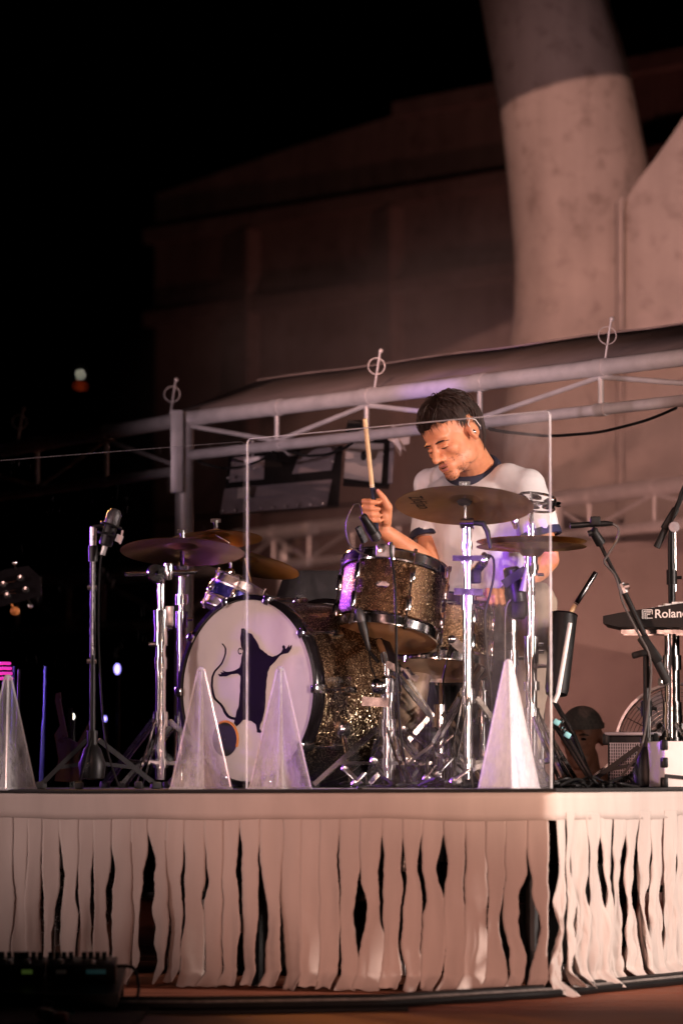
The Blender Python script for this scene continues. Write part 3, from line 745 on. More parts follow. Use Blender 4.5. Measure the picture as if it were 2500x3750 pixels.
# cable bundle laid along the riser and a dark mat in front
def wig(a, b, n, amp, seed, z):
    out = []
    for i in range(n + 1):
        t = i / n; p = V(a).lerp(V(b), t)
        out.append(p + V((amp * noise.noise(V((t * 9, seed, 0))), amp * noise.noise(V((t * 7, seed, 5))), z)))
    return out
a0 = at(-250, 3745, 10.2); a0.z = 0
cb = [at(-300, 3690, 10.85), at(700, 3700, 10.78), at(1400, 3685, 10.92), at(2000, 3648, 11.42), at(2600, 3590, 12.35)]
for q in cb: q.z = 0
def poly(pts, off, z, amp, seed):
    out = []
    for i in range(len(pts) - 1): out += wig(pts[i] + off, pts[i + 1] + off, 14, amp, seed + i, z)[:-1]
    return out + [pts[-1] + off + V((0, 0, z))]
for q, (dy, z, r, m, lab) in enumerate([(0, .014, .014, 'rope', 'grey braided rope laid along the stage in front of the riser'), (.05, .018, .018, 'cable', 'thick black cable lying against the foot of the skirt'), (-.045, .012, .012, 'cable', 'black cable in front of the braided rope'), (.1, .013, .013, 'cable', 'black cable tucked under the skirt strips')]):
    MB().tube(poly(cb, V((0, dy, 0)), z + .001, .012, q * 10), r, 8).build('stage_cable' if m == 'cable' else 'rope', M[m], loc=cb[1], label=lab, cat='cable' if m == 'cable' else 'rope')
mt = [at(-700, 3740, 10.1), at(500, 3760, 10.0), at(560, 3672, 10.95), at(-700, 3640, 11.2)]
MB().prism([V((p.x, p.y, .004)) for p in mt], (0, 0, .008)).build('floor_mat', M['cardrug'], loc=(mt[0].x, mt[0].y, 0), smooth=False, label='black floor mat under the pedalboard', cat='mat')

def road_case(px0, px1, pyt, d, dep, label, hd=True):
    a_, b_ = at(px0, 2850, d), at(px1, 2850, d); zt = at(px0, pyt, d).z; w = b_.x - a_.x; c = V(((a_.x + b_.x) / 2, d + dep / 2, zt / 2))
    t = thing('road_case', (c.x, c.y, 0), label, 'case')
    MB().box(c, (w, dep, zt - .02), None, .01).build('case_body', M['blackplastic'], t)
    for sx in (-1, 1):
        for sz in (.02, zt - .02):
            MB().box((c.x + sx * (w / 2 - .02), d - .002, sz + (.02 if sz < .1 else -.01)), (.06, .02, .06), None, .01).build('corner', M['chrome_worn'], t)
        MB().box((c.x + sx * (w / 2 - .006), d - .003, zt / 2), (.02, .012, zt - .16), None, .003).build('edge_rail', M['blackmetal'], t)
    for sx in (-.25, .25):
        MB().box((c.x + sx * w, d - .004, zt * .55), (.10, .014, .08), None, .004).build('latch', M['blackmetal'], t)
road_case(1232, 1620, 2300, 15.3, .6, 'tall black road case behind the snare drum')
road_case(1632, 1990, 2340, 15.35, .6, 'tall black road case behind the hi-hat stand')
road_case(860, 1222, 2420, 15.5, .6, 'lower black road case behind the floor tom')
c_ = at(1160, 2850, 14.9)
dq = thing('covered_amplifier', (c_.x, c_.y, 0), 'amplifier under a dark dust cover between floor tom and rack tom', 'amplifier')
vs = []; fs = []; NN = 28
prf = [(0, .0), (.10, -.004), (.13, -.02), (.155, -.10), (.165, -.25), (.175, -.60), (.185, -1.42)]
zt_ = at(1160, 2090, 14.9).z
for (r, dz) in prf:
    for k in range(NN):
        an = 2 * math.pi * k / NN; q = (abs(math.cos(an)) ** 4 + abs(math.sin(an)) ** 4) ** -.25
        rr = max(.001, r) * q * (1 + .05 * math.sin(an * 9 + dz * 3) * min(1, -dz * 4))
        vs.append(V((c_.x + rr * math.cos(an), c_.y + rr * math.sin(an), max(.0, zt_ + dz))))
for i in range(len(prf) - 1):
    for k in range(NN): fs.append((i * NN + k, i * NN + (k + 1) % NN, (i + 1) * NN + (k + 1) % NN, (i + 1) * NN + k))
MB().add(vs, fs).build('dust_cover', M['blackcloth'], dq, angle=80)
# ================================================================ DRUM KIT
def drum(name, label, c, up, R, h, wrap, bot, top, hoopm, nl=8, xh=(1, 0, 0), lugs=True, hw=.012, badge=None, cat='drum', spin=0):
    """c = centre of the bottom edge, up = axis"""
    Mx = frame(up, xh); u = V(up).normalized(); t = thing(name, c - u * .01, label, cat)
    MB().lathe([(R, .0), (R, h)], c, Mx, 64).build('shell', wrap, t)
    for nm, z0, s in (('bottom_hoop', 0, -1), ('top_hoop', h, 1)):
        MB().lathe([(R + .003, z0 - s * .022), (R + .011, z0 - s * .024), (R + .013, z0 - s * .018), (R + .009, z0 - s * .014), (R + .008, z0 + s * .012), (R + .013, z0 + s * .014), (R + .012, z0 + s * .018), (R + .003, z0 + s * .016)], c, Mx, 64, True).build(nm, hoopm, t)
    MB().lathe([(.001, -.004), (R * .5, -.004), (R + .002, -.003), (R + .002, .01)], c, Mx, 64).build('bottom_head', bot, t)
    MB().lathe([(.001, h + .004), (R * .5, h + .004), (R + .002, h + .003), (R + .002, h - .01)], c, Mx, 64).build('top_head', top, t)
    for k in range(nl):
        an = 2 * math.pi * (k + .5) / nl + spin
        d = Mx @ V((math.cos(an), math.sin(an), 0)); tg = Mx @ V((-math.sin(an), math.cos(an), 0))
        ML = Matrix((d, tg, u)).transposed()
        zs = (h * .28, h * .72) if h > .17 else (h * .5,)
        for z in zs:
            MB().box(c + d * (R + .011) + u * z, (.022, .02, min(.055, h * .4)), ML, .005).build('lug', M['chrome'], t)
        MB().tube([c + d * (R + .014) + u * (-.012), c + d * (R + .014) + u * (h + .012)], .0032, 6).tube([c + d * (R + .014) + u * (h + .008), c + d * (R + .014) + u * (h + .026)], .006, 6).tube([c + d * (R + .014) - u * .008, c + d * (R + .014) - u * .024], .006, 6).build('tension_rod', M['chrome'], t)
    if badge is not None:
        d = Mx @ V((math.cos(badge), math.sin(badge), 0)); tg = Mx @ V((-math.sin(badge), math.cos(badge), 0))
        vs = []
        for k in range(24):
            a = 2 * math.pi * k / 24; off = .024 * math.cos(a) / R
            dd = Mx @ V((math.cos(badge + off), math.sin(badge + off), 0)); vs.append(c + dd * (R + .0015) + u * (h * .52 + .011 * math.sin(a)))
        MB().prism(vs, d * .001).build('badge', M['badge'], t, smooth=False)
    return t

# ---------------------------------------------------------------- bass drum
AX = V((.67, .743, 0)).normalized()               # from the front head towards the drummer
BC = at(908, 2528, 12.9); BC.z = .945
BR = .304
BD = thing('bass_drum', (BC.x, BC.y, RZ), 'large gold-sparkle bass drum with printed white front head', 'drum')
MBd = frame(AX, (0, 0, 1)); BDEP = .40
MB().lathe([(BR, .03), (BR, BDEP - .03)], BC, MBd, 96).build('shell', M['sparkle'], BD)
for nm, z0 in (('front_hoop', -.012), ('rear_hoop', BDEP - .034)):
    MB().lathe([(BR + .004, z0), (BR + .018, z0 + .002), (BR + .02, z0 + .006), (BR + .02, z0 + .042), (BR + .018, z0 + .046), (BR + .004, z0 + .046)], BC, MBd, 96, True).build(nm, M['blackhoop'], BD)
    MB().torus(BC + AX * (z0 + .048), MBd, BR + .010, .005, 80, 6).build('rim_edge', M['chrome_worn'], BD)
BFH = MB().lathe([(.001, 0), (BR * .6, 0), (BR + .002, .001), (BR + .004, .02)], BC, MBd, 96).build('front_head', M['whitehead'], BD)
MB().lathe([(.001, BDEP), (BR + .002, BDEP)], BC, MBd, 64).build('rear_head', M['whitehead'], BD)
for k in range(10):
    an = 2 * math.pi * (k + .5) / 10; d = MBd @ V((math.cos(an), math.sin(an), 0)); tg = AX.cross(d)
    ML = Matrix((d, tg, AX)).transposed()
    MB().box(BC + d * (BR + .022) + AX * .01, (.010, .032, .05), ML, .003).box(BC + d * (BR + .012) - AX * .014, (.03, .026, .006), ML, .002).build('claw_hook', M['chrome'], BD)
    MB().tube([BC + d * (BR + .022) + AX * .03, BC + d * (BR + .020) + AX * .14], .0045, 8).build('tension_rod', M['chrome'], BD)
    MB().box(BC + d * (BR + .014) + AX * .155, (.028, .022, .055), ML, .006).build('lug', M['chrome'], BD)
    MB().box(BC + d * (BR + .022) + AX * (BDEP - .012), (.010, .032, .05), ML, .003).build('claw_hook', M['chrome'], BD)
# spurs
for s, px in ((-1, 0), (1, 1)):
    sd = V((AX.y, -AX.x, 0)) * s
    a = BC + sd * (BR * .93) + AX * .16 + V((0, 0, -.13)); b = V((a.x, a.y, RZ + .006)) + sd * .10 - AX * .06
    MB().ell(a, (.03, .03, .035)).build('spur_mount', M['chrome'], BD)
    MB().tube([a, b], .008, 10).ell(b, (.011, .011, .011)).build('spur', M['chrome'], BD)
# the print on the head: pixel -> point of the head plane
def on_head(cx, cy, off=-.0022):
    px, py = 500 + cx * .574, 2000 + cy * .574
    r = ray(px, py); o = V((0, 0, CAMZ)); t = (BC - o).dot(AX) / r.dot(AX)
    return o + r * t + AX * off
rat = [(670, 545), (672, 525), (690, 525), (715, 552), (735, 560), (755, 590), (775, 622), (785, 650), (810, 668), (840, 695), (868, 706), (895, 697), (925, 676), (936, 656), (930, 640), (940, 630), (950, 642), (950, 658), (965, 646), (975, 630), (977, 652), (984, 636), (992, 630), (988, 655), (970, 680), (940, 688), (915, 700), (882, 740), (852, 768), (840, 800), (832, 850), (826, 920), (824, 1000), (817, 1060), (805, 1110), (790, 1140), (786, 1165), (800, 1185), (790, 1192), (770, 1188), (768, 1160), (764, 1138), (735, 1116), (700, 1106), (680, 1110), (665, 1128), (640, 1150), (624, 1130), (630, 1100), (640, 1060), (655, 1020), (660, 960), (664, 880), (667, 832), (650, 814), (610, 817), (572, 832), (532, 832), (522, 814), (545, 818), (538, 803), (560, 807), (550, 793), (575, 802), (610, 798), (640, 787), (660, 775), (668, 745), (674, 705), (684, 670), (668, 630), (664, 590)]
jit = random.Random(3)
fine = []
for i in range(len(rat)):
    a = rat[i]; b = rat[(i + 1) % len(rat)]; L = math.hypot(a[0] - b[0], a[1] - b[1]); n = max(1, int(L / 12))
    for k in range(n):
        t = k / n; j = 1.8 if k else .5
        fine.append((a[0] + (b[0] - a[0]) * t + jit.uniform(-j, j), a[1] + (b[1] - a[1]) * t + jit.uniform(-j, j)))
MB().prism([on_head(*p) for p in fine], AX * .0012).build('animal_print', M['print'], BFH, smooth=False)
tail = [(630, 1102), (605, 1096), (585, 1085), (568, 1062), (556, 1035), (540, 1010), (520, 992), (500, 972), (490, 940), (482, 890), (486, 835), (500, 800), (522, 776), (545, 750), (560, 715), (569, 685), (570, 655), (562, 638), (548, 622)]
m = MB(); L_ = []; Rr = []
for i, p in enumerate(tail):
    a = V(tail[max(i - 1, 0)]); b = V(tail[min(i + 1, len(tail) - 1)]); t = (b - a).normalized(); nrm = V((-t.y, t.x))
    w = 9.5 - 6.5 * i / (len(tail) - 1) + jit.uniform(-.8, .8)
    L_.append(V(p) + nrm * w); Rr.append(V(p) - nrm * w)
for i in range(len(tail) - 1):
    m.prism([on_head(*q, -.0018) for q in (L_[i], L_[i + 1], Rr[i + 1], Rr[i])], AX * .001)
for k in range(12):
    a0 = math.pi * .25 + k * .42; a1 = a0 + .42
    m.prism([on_head(662 + 13 * math.cos(a) * f, 670 + 22 * math.sin(a) * f, -.0018) for a, f in ((a0, 1), (a1, 1), (a1, .68), (a0, .68))], AX * .001)
m.build('tail_print', M['print'], BFH, smooth=False)
HC = on_head(566, 1232, 0)
MB().lathe([(.001, -.0015), (.058, -.0015)], HC, MBd, 40).build('sound_hole', M['rubber'], BFH)
MB().torus(HC + AX * -.001, MBd, .060, .0045, 40, 6, R_(-25), R_(115)).build('hole_ring', M['orange'], BFH)

# ---------------------------------------------------------------- toms and snare
TUP = V((.14, .245, .96)).normalized()
TC = at(1413, 2322, 12.95)
drum('rack_tom', 'gold-sparkle tom tilted to show its amber bottom head', TC, TUP, .172, .232, M['sparkle'], M['amberhead'], M['whitehead'], M['chrome'], 6, badge=-1.75, spin=.35)
SUP = V((.05, .20, .975)).normalized()
SC = at(1603, 2440, 13.3)
drum('snare_drum', 'deep gold-sparkle snare drum in its stand below the tom', SC, SUP, .178, .205, M['sparkle'], M['tanhead'], M['whitehead'], M['chrome'], 10)
FC_ = at(1095, 2850, 13.75); FC_.z = RZ + .22
FT = drum('floor_tom', 'dark sparkle floor tom standing behind the bass drum', FC_, V((0, .03, 1)), .195, .40, M['sparkle'], M['darkhead'], M['whitehead'], M['chrome'], 8)
for k in range(3):
    an = 2.1 * k + .4; d = V((math.cos(an), math.sin(an), 0)) * .215
    MB().tube([FC_ + d + V((0, 0, .25)), V((FC_.x + d.x, FC_.y + d.y, RZ + .01))], .007, 8).build('leg', M['chrome'], FT)
drum('side_tom', 'small dark violet drum with a pale rim behind the bass drum hoop', at(838, 2235, 13.35), V((.42, .1, .9)), .088, .09, M['bluemetal'], M['darkhead'], M['whitehead'], M['chrome_worn'], 6)

# ---------------------------------------------------------------- hardware
def wingnut(m, p, ax=(1, 0, 0)):
    ax = V(ax).normalized()
    m.tube([p, p + ax * .022], .006, 8)
    up = V((0, 0, 1)); m.bar(p + ax * .022 - up * .016, p + ax * .022 + up * .016, .006, .009)
def stand(name, label, base, ztop, zcol=.30, spread=.27, rot=.3, r1=.0145, r2=.011, zmid=.55, mat='chrome', cat='stand', dbl=True, group=None, zfeet=None):
    """telescoping tripod stand: lower and upper tubes, collars, three double-braced legs"""
    b = V((base[0], base[1], RZ)); t = thing(name, b, label, cat, group); m = M[mat]
    MB().tube([b + V((0, 0, .03)), b + V((0, 0, zmid))], r1, 16).build('lower_tube', m, t)
    MB().tube([b + V((0, 0, zmid - .02)), V((b.x, b.y, ztop))], r2, 16).build('upper_tube', m, t)
    mm = MB().tube([b + V((0, 0, zmid - .04)), b + V((0, 0, zmid + .012))], r1 + .006, 14); wingnut(mm, b + V((r1, 0, zmid - .015)))
    mm.build('height_collar', m, t)
    MB().tube([b + V((0, 0, zcol - .02)), b + V((0, 0, zcol + .03))], r1 + .008, 14).build('leg_collar', m, t)
    MB().tube([b + V((0, 0, .07)), b + V((0, 0, .10))], r1 + .007, 14).build('brace_collar', m, t)
    for k in range(3):
        an = rot + k * 2 * math.pi / 3; d = V((math.cos(an), math.sin(an), 0)); tg = V((-d.y, d.x, 0))
        top = b + d * (r1 + .012) + V((0, 0, zcol)); foot = b + d * spread + V((0, 0, .014)); mid = top.lerp(foot, .62)
        lg = MB()
        for s in ((-1, 1) if dbl else (0,)):
            lg.bar(top + tg * .011 * s, foot + tg * .011 * s, .004, .016, up=tg.cross(foot - top))
        lgo = lg.build('leg', m, t)
        br = MB()
        for s in ((-1, 1) if dbl else (0,)):
            br.bar(b + d * (r1 + .008) + tg * .007 * s + V((0, 0, .085)), mid + tg * .007 * s, .003, .012, up=V((0, 0, 1)))
        br.build('brace', m, t)
        MB().box(foot + V((0, 0, -.002)), (.034, .026, .024), Matrix((d, tg, V((0, 0, 1)))).transposed(), .006).build('rubber_foot', M['rubber'], lgo)
    return t, b
def cymbal(name, label, c, up, R, xh=(1, 0, 0), bell=.052, bellh=.020, drop=None):
    u = V(up).normalized(); Mx = frame(u, xh); drop = drop or R * .105
    t = thing(name, c, label, 'cymbal')
    def prof(r):
        if r < bell: return bellh * (1 - (r / bell) ** 2) ** .7
        s = (r - bell) / (R - bell); return -drop * (s * .75 + s * s * .25)
    rs = [.006] + [bell * k / 6 for k in range(1, 6)] + [bell * .985, bell * 1.03] + [bell + (R - bell) * k / 10 for k in range(1, 11)]
    P = [(r, prof(r)) for r in rs] + [(R + .0008, prof(R) - .0008)] + [(r, prof(r) - .0016) for r in reversed(rs)]
    o = MB().lathe(P, c, Mx, 80, True).build('plate', M['cymbal'], t, angle=50)
    return t, Mx, prof
def letters(txt, size, shear=0):
    cu = bpy.data.curves.new('t', 'FONT'); cu.body = txt; cu.size = size; cu.align_x = 'CENTER'; cu.align_y = 'CENTER'; cu.shear = shear; cu.offset = size * .012
    ob = bpy.data.objects.new('t', cu); COL.objects.link(ob)
    dg = bpy.context.evaluated_depsgraph_get(); me = bpy.data.meshes.new_from_object(ob.evaluated_get(dg))
    bpy.data.objects.remove(ob)
    vs = [v.co.copy() for v in me.vertices]; fs = [tuple(p.vertices) for p in me.polygons]
    return vs, fs

# main crash with its printed name
CC = at(1700, 1826, 12.62); CUP = V((.03, .215, .975)).normalized()
ct, cM, cprof = cymbal('crash_cymbal', 'large bronze crash cymbal in front of the drummer, script printed underneath', CC, CUP, .228)
vs, fs = letters('Zildjian', .06, .3)
wid = max(v.x for v in vs) - min(v.x for v in vs)
bl_ = V((.25, .97)).normalized(); upv = V((bl_.y, -bl_.x)); out = []
for v in vs:                                   # printed on the underside, read from below
    p = V((-.150, .0)) + bl_ * (v.x * .165 / wid) + upv * (v.y * 1.0)
    rr = min(.226, p.length)
    out.append(CC + cM @ V((p.x, p.y, cprof(rr) - .0026)))
MB().add(out, fs).build('script_print', M['ink'], ct, smooth=False)
st, b = stand('cymbal_stand', 'tall straight chrome stand under the large crash cymbal', at(1712, 2850, 12.62), 1.50, .30, .26, .25, .0165, .0125, .63)
zc = CC.z
xb = b.x
MB().tube([(xb, b.y, 1.40), (xb - .004, b.y, zc - .085)], .009, 12).build('upper_rod', M['chrome'], st)
MB().tube([V((xb - .006, b.y, zc - .1)), CC + CUP * .045], .0042, 10).build('threaded_rod', M['chrome'], st)
MB().tube([V((xb - .022, b.y + .004, zc - .082)), V((xb + .022, b.y - .004, zc - .082))], [.017, .019], 14).build('tilter', M['chrome'], st)
MB().tube([V((xb + .02, b.y, zc - .08)), V((xb + .052, b.y - .01, zc - .084)), V((xb + .066, b.y - .01, zc - .11)), V((xb + .076, b.y - .01, zc - .165))], [.009, .010, .009, .006], 10).build('tilter_lever', M['blackplastic'], st)
for i, z in enumerate((1.36, 1.405, 1.44)):
    MB().tube([(xb, b.y, z), (xb, b.y, z + .022)], .020 - .003 * i, 12).build('joint_ring', M['chrome'], st)
mm = MB(); mm.bar((xb - .05, b.y - .012, 1.375), (xb + .05, b.y - .012, 1.375), .018, .018); mm.ell((xb + .055, b.y - .012, 1.37), (.014, .012, .026)); mm.build('boom_clamp', M['chrome'], st)
MB().bar((xb - .045, b.y - .01, 1.265), (xb + .05, b.y - .01, 1.262), .024, .022).build('lower_clamp', M['chrome'], st)
mm = MB().bar((xb - .05, b.y, 1.105), (xb - .01, b.y, 1.07), .012, .03); mm.ell((xb - .052, b.y - .006, 1.108), (.014, .01, .014)); mm.build('wing_clamp', M['chrome'], st)
MB().lathe([(.004, .0), (.02, .002), (.026, .012), (.012, .02), (.004, .022)], CC - CUP * .022, cM, 20).build('felt', M['blackcloth'], ct)

# hi-hat
HH = at(1945, 2008, 12.9); HUP = V((0, .035, 1)).normalized()
h1, hM, _ = cymbal('hi_hat_cymbal', 'lower bronze hi-hat cymbal with its bell facing down', HH - V((0, 0, .006)), -V((0, .045, 1)), .186, bell=.045, bellh=.03, drop=.028)
h2, hM2, _ = cymbal('hi_hat_cymbal', 'upper bronze hi-hat cymbal resting on the lower one', HH + V((0, 0, .022)), HUP, .186, bell=.05, bellh=.02, drop=.016)
hs, hb = stand('hi_hat_stand', 'chrome hi-hat stand with pedal and clear lower tube', at(1946, 2850, 12.9), HH.z - .06, .24, .26, .9, .019, .013, .50)
MB().tube([(hb.x, hb.y, HH.z - .02), (hb.x, hb.y, HH.z + .19)], .0045, 10).build('pull_rod', M['chrome'], hs)
MB().tube([(hb.x, hb.y, HH.z + .04), (hb.x, hb.y, HH.z + .08)], .012, 12).build('clutch', M['chrome'], hs)
MB().lathe([(.017, 0), (.026, .012), (.026, .03), (.016, .036)], V((hb.x, hb.y, HH.z - .085)), None, 20).build('seat_cup', M['chrome'], hs)
for z0, z1, r in ((.72, .80, .022), (.42, .50, .024), (.33, .36, .027), (.20, .25, .025)):
    MB().tube([(hb.x, hb.y, RZ + z0), (hb.x, hb.y, RZ + z1)], r, 16).build('sleeve', M['chrome'], hs)
mm = MB(); wingnut(mm, V((hb.x + .02, hb.y - .01, HH.z - .09))); wingnut(mm, V((hb.x + .02, hb.y - .01, RZ + .46))); mm.build('wing_bolt', M['chrome'], hs)
for s in (-1, 1):
    MB().tube([V((hb.x + .032 * s, hb.y - .03, RZ + .02)), V((hb.x + .036 * s, hb.y - .02, RZ + .2)), V((hb.x + .018 * s, hb.y, RZ + .27))], .006, 8).build('pedal_frame', M['chrome'], hs)
MB().box((hb.x - .02, hb.y + .16, RZ + .055), (.08, .3, .012), Euler((R_(14), 0, .15)).to_matrix(), .003).build('foot_board', M['dark_chrome'], hs)
# jingle ring on the hi-hat rod
TJ = V((hb.x, hb.y, HH.z + .125))
jr = thing('jingle_ring', TJ, 'crescent jingle tambourine clamped above the hi-hat', 'tambourine')
JM = frame((.12, -.35, 1), (1, 0, 0))
for zz in (.02, -.012):
    MB().torus(TJ + JM @ V((.015, 0, zz + .03)), JM, .062, .0045, 40, 6, R_(-165), R_(150)).build('ring_frame', M['chrome'], jr)
for k in range(7):
    a = R_(-150 + k * 48); c = TJ + JM @ V((.015 + .062 * math.cos(a), .062 * math.sin(a), .034))
    MB().lathe([(.002, .006), (.008, .005), (.021, -.001), (.021, -.002), (.002, -.001)], c + JM @ V((0, 0, .004)), frame(JM @ V((.3 * math.cos(k), .3 * math.sin(k * 2), 1))), 18).lathe([(.002, -.008), (.008, -.007), (.021, -.003), (.002, -.003)], c, JM, 18).build('jingle', M['chrome'], jr)
MB().tube([TJ - V((0, 0, .035)), TJ + V((0, 0, .03))], .008, 10).bar(TJ + V((0, 0, .02)), TJ + V((.06, 0, .028)), .012, .008).build('clamp', M['chrome'], jr)
MB().tube([TJ + V((-.055, -.01, .01)), TJ + V((-.055, -.01, -.03)), TJ + V((-.052, -.01, -.06))], [.006, .015, .006], 10).build('wing_screw', M['chrome'], jr)

# left cymbals
c1, m1, _ = cymbal('crash_cymbal', 'dark crash cymbal on the stand left of the bass drum, edge glowing orange', at(668, 1998, 13.1), V((.02, .17, .98)), .212)
c2, m2, _ = cymbal('crash_cymbal', 'small crash cymbal with orange-lit bell above the darker crash', at(790, 1958, 13.55), V((-.03, .13, .99)), .165)
c3, m3, _ = cymbal('ride_cymbal', 'wide brown ride cymbal tilting down towards the tom', at(895, 2040, 13.7), V((.20, .16, .97)), .205)
s1, b1 = stand('cymbal_stand', 'chrome double-braced stand with horizontal boom left of the bass drum', at(588, 2850, 13.0), 1.34, .23, .27, 2.4, .0175, .012, .56)
s2, b2 = stand('cymbal_stand', 'violet-lit chrome stand under the darker crash cymbal', at(664, 2850, 13.25), 1.40, .22, .24, .5, .0155, .011, .60)
MB().tube([(b2.x, b2.y, 1.37), at(668, 1998, 13.1) + V((0, 0, .05))], .008, 10).build('top_rod', M['chrome'], s2)
pA, pB = at(458, 2104, 12.98), at(722, 2094, 13.02)
MB().tube([pA, pB], .008, 10).build('boom', M['chrome'], s1)
MB().lathe([(.006, -.018), (.03, -.016), (.034, 0), (.03, .016), (.006, .018)], at(572, 2100, 12.98), frame((.2, -1, .1)), 20).build('boom_joint', M['chrome'], s1)
MB().tube([(b1.x, b1.y, 1.31), at(592, 2125, 12.99), at(590, 2100, 12.98)], [.010, .013, .012], 10).build('boom_post', M['chrome'], s1)
MB().lathe([(.004, .03), (.014, .026), (.016, 0), (.011, -.03)], at(618, 2092, 12.98), None, 14).build('wing_cap', M['chrome'], s1)
for z, r in ((1.20, .026), (1.12, .024), (1.04, .022)):
    MB().tube([(b1.x, b1.y, z - .02), (b1.x, b1.y, z + .02)], r, 12).build('collar', M['chrome'], s1)
    MB().tube([(b2.x, b2.y, z + .05), (b2.x, b2.y, z + .085)], r - .003, 12).build('collar', M['chrome'], s2)
MB().box((b1.x + .03, b1.y - .01, 1.20), (.03, .02, .07), None, .004).build('memory_lock', M['chrome_worn'], s1)
MB().tube([(b1.x - .04, b1.y - .01, 1.105), (b1.x, b1.y - .01, 1.105)], .009, 10).build('wing_bolt', M['chrome'], s1)
for z in (1.385, 1.36):
    MB().lathe([(.006, -.014), (.024, -.012), (.026, .0), (.018, .014), (.006, .016)], (b2.x, b2.y, z), None, 18).build('tilter', M['chrome'], s2)
s3, b3 = stand('cymbal_stand', 'slim chrome stand holding the small crash behind the violet drum', at(838, 2850, 13.6), 1.25, .2, .22, 1.3, .012, .009, .5)
MB().tube([(b3.x, b3.y, 1.24), at(845, 2090, 13.6), at(838, 1985, 13.56), at(790, 1958, 13.55)], [.008, .007, .005, .004], 10).build('bent_rod', M['chrome'], s3)
MB().lathe([(.006, -.02), (.018, -.015), (.018, .012), (.006, .018)], at(842, 2098, 13.6), frame((1, -.3, .3)), 14).build('tilter', M['chrome'], s3)
s4, b4 = stand('cymbal_stand', 'chrome stand of the wide ride cymbal behind the bass drum', at(930, 2850, 13.85), at(895, 2040, 13.7).z - .12, .2, .22, 1.9, .012, .009, .5)
MB().tube([(b4.x, b4.y, at(895, 2040, 13.7).z - .13), at(895, 2040, 13.7)], .005, 8).build('threaded_rod', M['chrome'], s4)
# wing nuts on cymbals
for (c, t) in ((at(668, 1998, 13.1), c1), (at(790, 1958, 13.55), c2), (CC, ct)):
    MB().tube([c + V((0, 0, .02)), c + V((0, 0, .052))], .008, 10).bar(c + V((-.018, 0, .05)), c + V((.018, 0, .05)), .006, .014).build('wing_nut', M['chrome'], t)

# tom stand and snare stand
ts, tb = stand('tom_stand', 'thick chrome stand holding the sparkle tom in front of the bass drum', at(1418, 2850, 12.72), 1.03, .20, .25, .78, .0215, .015, .33)
MB().lathe([(.018, 0), (.032, .006), (.034, .05), (.02, .06)], V((tb.x, tb.y, .93)), None, 18).build('tilter_block', M['chrome'], ts)
MB().tube([V((tb.x, tb.y, 1.0)), V((tb.x - .012, tb.y, 1.06)), TC - TUP * .03 + V((-.02, -.02, 0))], .012, 10).build('post', M['chrome'], ts)
MB().bar(V((tb.x - .005, tb.y - .02, 1.03)), at(1530, 2488, 12.7), .022, .022).build('arm', M['chrome'], ts)
MB().tube([at(1480, 2450, 12.68), at(1502, 2480, 12.68)], .016, 10).build('clamp', M['chrome'], ts)
mm = MB(); mm.bar(V((tb.x - .085, tb.y - .02, .905)), V((tb.x + .005, tb.y - .02, .9)), .02, .03); mm.ell((tb.x - .03, tb.y - .03, .955), (.03, .022, .028)); mm.build('wing_clamp', M['chrome'], ts)
for z in (.80, .745, .69):
    MB().tube([(tb.x, tb.y, z - .012), (tb.x, tb.y, z + .012)], .027, 14).build('ring', M['chrome'], ts)
ss, sb = stand('snare_stand', 'chrome snare stand with folding basket arms', at(1612, 2850, 13.28), .86, .26, .25, 1.15, .015, .011, .22)
hub = V((sb.x, sb.y, .84))
MB().lathe([(.008, -.02), (.03, -.018), (.03, .018), (.008, .02)], hub, None, 14).build('hub', M['chrome'], ss)
for k in range(3):
    an = R_(205 + k * 120); d = V((math.cos(an), math.sin(an), 0)); e_ = SC + SUP * -.01 + (d - SUP * d.dot(SUP)).normalized() * .19
    MB().bar(hub + d * .02, e_ - V((0, 0, .012)), .012, .016, up=(0, 0, 1)).bar(hub + d * .03 + V((0, 0, .03)), e_ - d * .03, .006, .010).build('basket_arm', M['chrome'], ss)
    MB().bar(e_ - V((0, 0, .02)), e_ + V((0, 0, .03)), .016, .02).build('rubber_grip', M['rubber'], ss)
MB().ell((sb.x - .04, sb.y - .03, .80), (.032, .03, .028)).build('adjuster_knob', M['blackplastic'], ss)

# kick pedal between the stands
kp = BC + AX * .52; kp.z = RZ
kt = thing('kick_pedal', kp, 'chrome kick pedal clamped to the bass drum rear hoop', 'pedal')
KM = Matrix((V((AX.y, -AX.x, 0)), AX, V((0, 0, 1)))).transposed()
for s in (-1, 1):
    MB().bar(kp + KM @ V((.06 * s, -.1, .01)), kp + KM @ V((.05 * s, -.1, .19)), .014, .02).build('post', M['chrome'], kt)
MB().tube([kp + KM @ V((-.07, -.1, .185)), kp + KM @ V((.07, -.1, .185))], .008, 10).build('axle', M['chrome'], kt)
MB().box(kp + KM @ V((0, .08, .06)), (.085, .30, .010), KM @ Euler((R_(14), 0, 0)).to_matrix(), .003).build('foot_board', M['dark_chrome'], kt)
MB().box(kp + KM @ V((0, .06, .008)), (.11, .40, .010), KM, .003).build('base_plate', M['blackmetal'], kt)
MB().tube([kp + KM @ V((0, -.1, .185)), kp + KM @ V((0, -.05, .34))], .004, 8).tube([kp + KM @ V((-.028, -.06, .33)), kp + KM @ V((.028, -.06, .33))], .022, 14).build('beater', M['blackcloth'], kt)
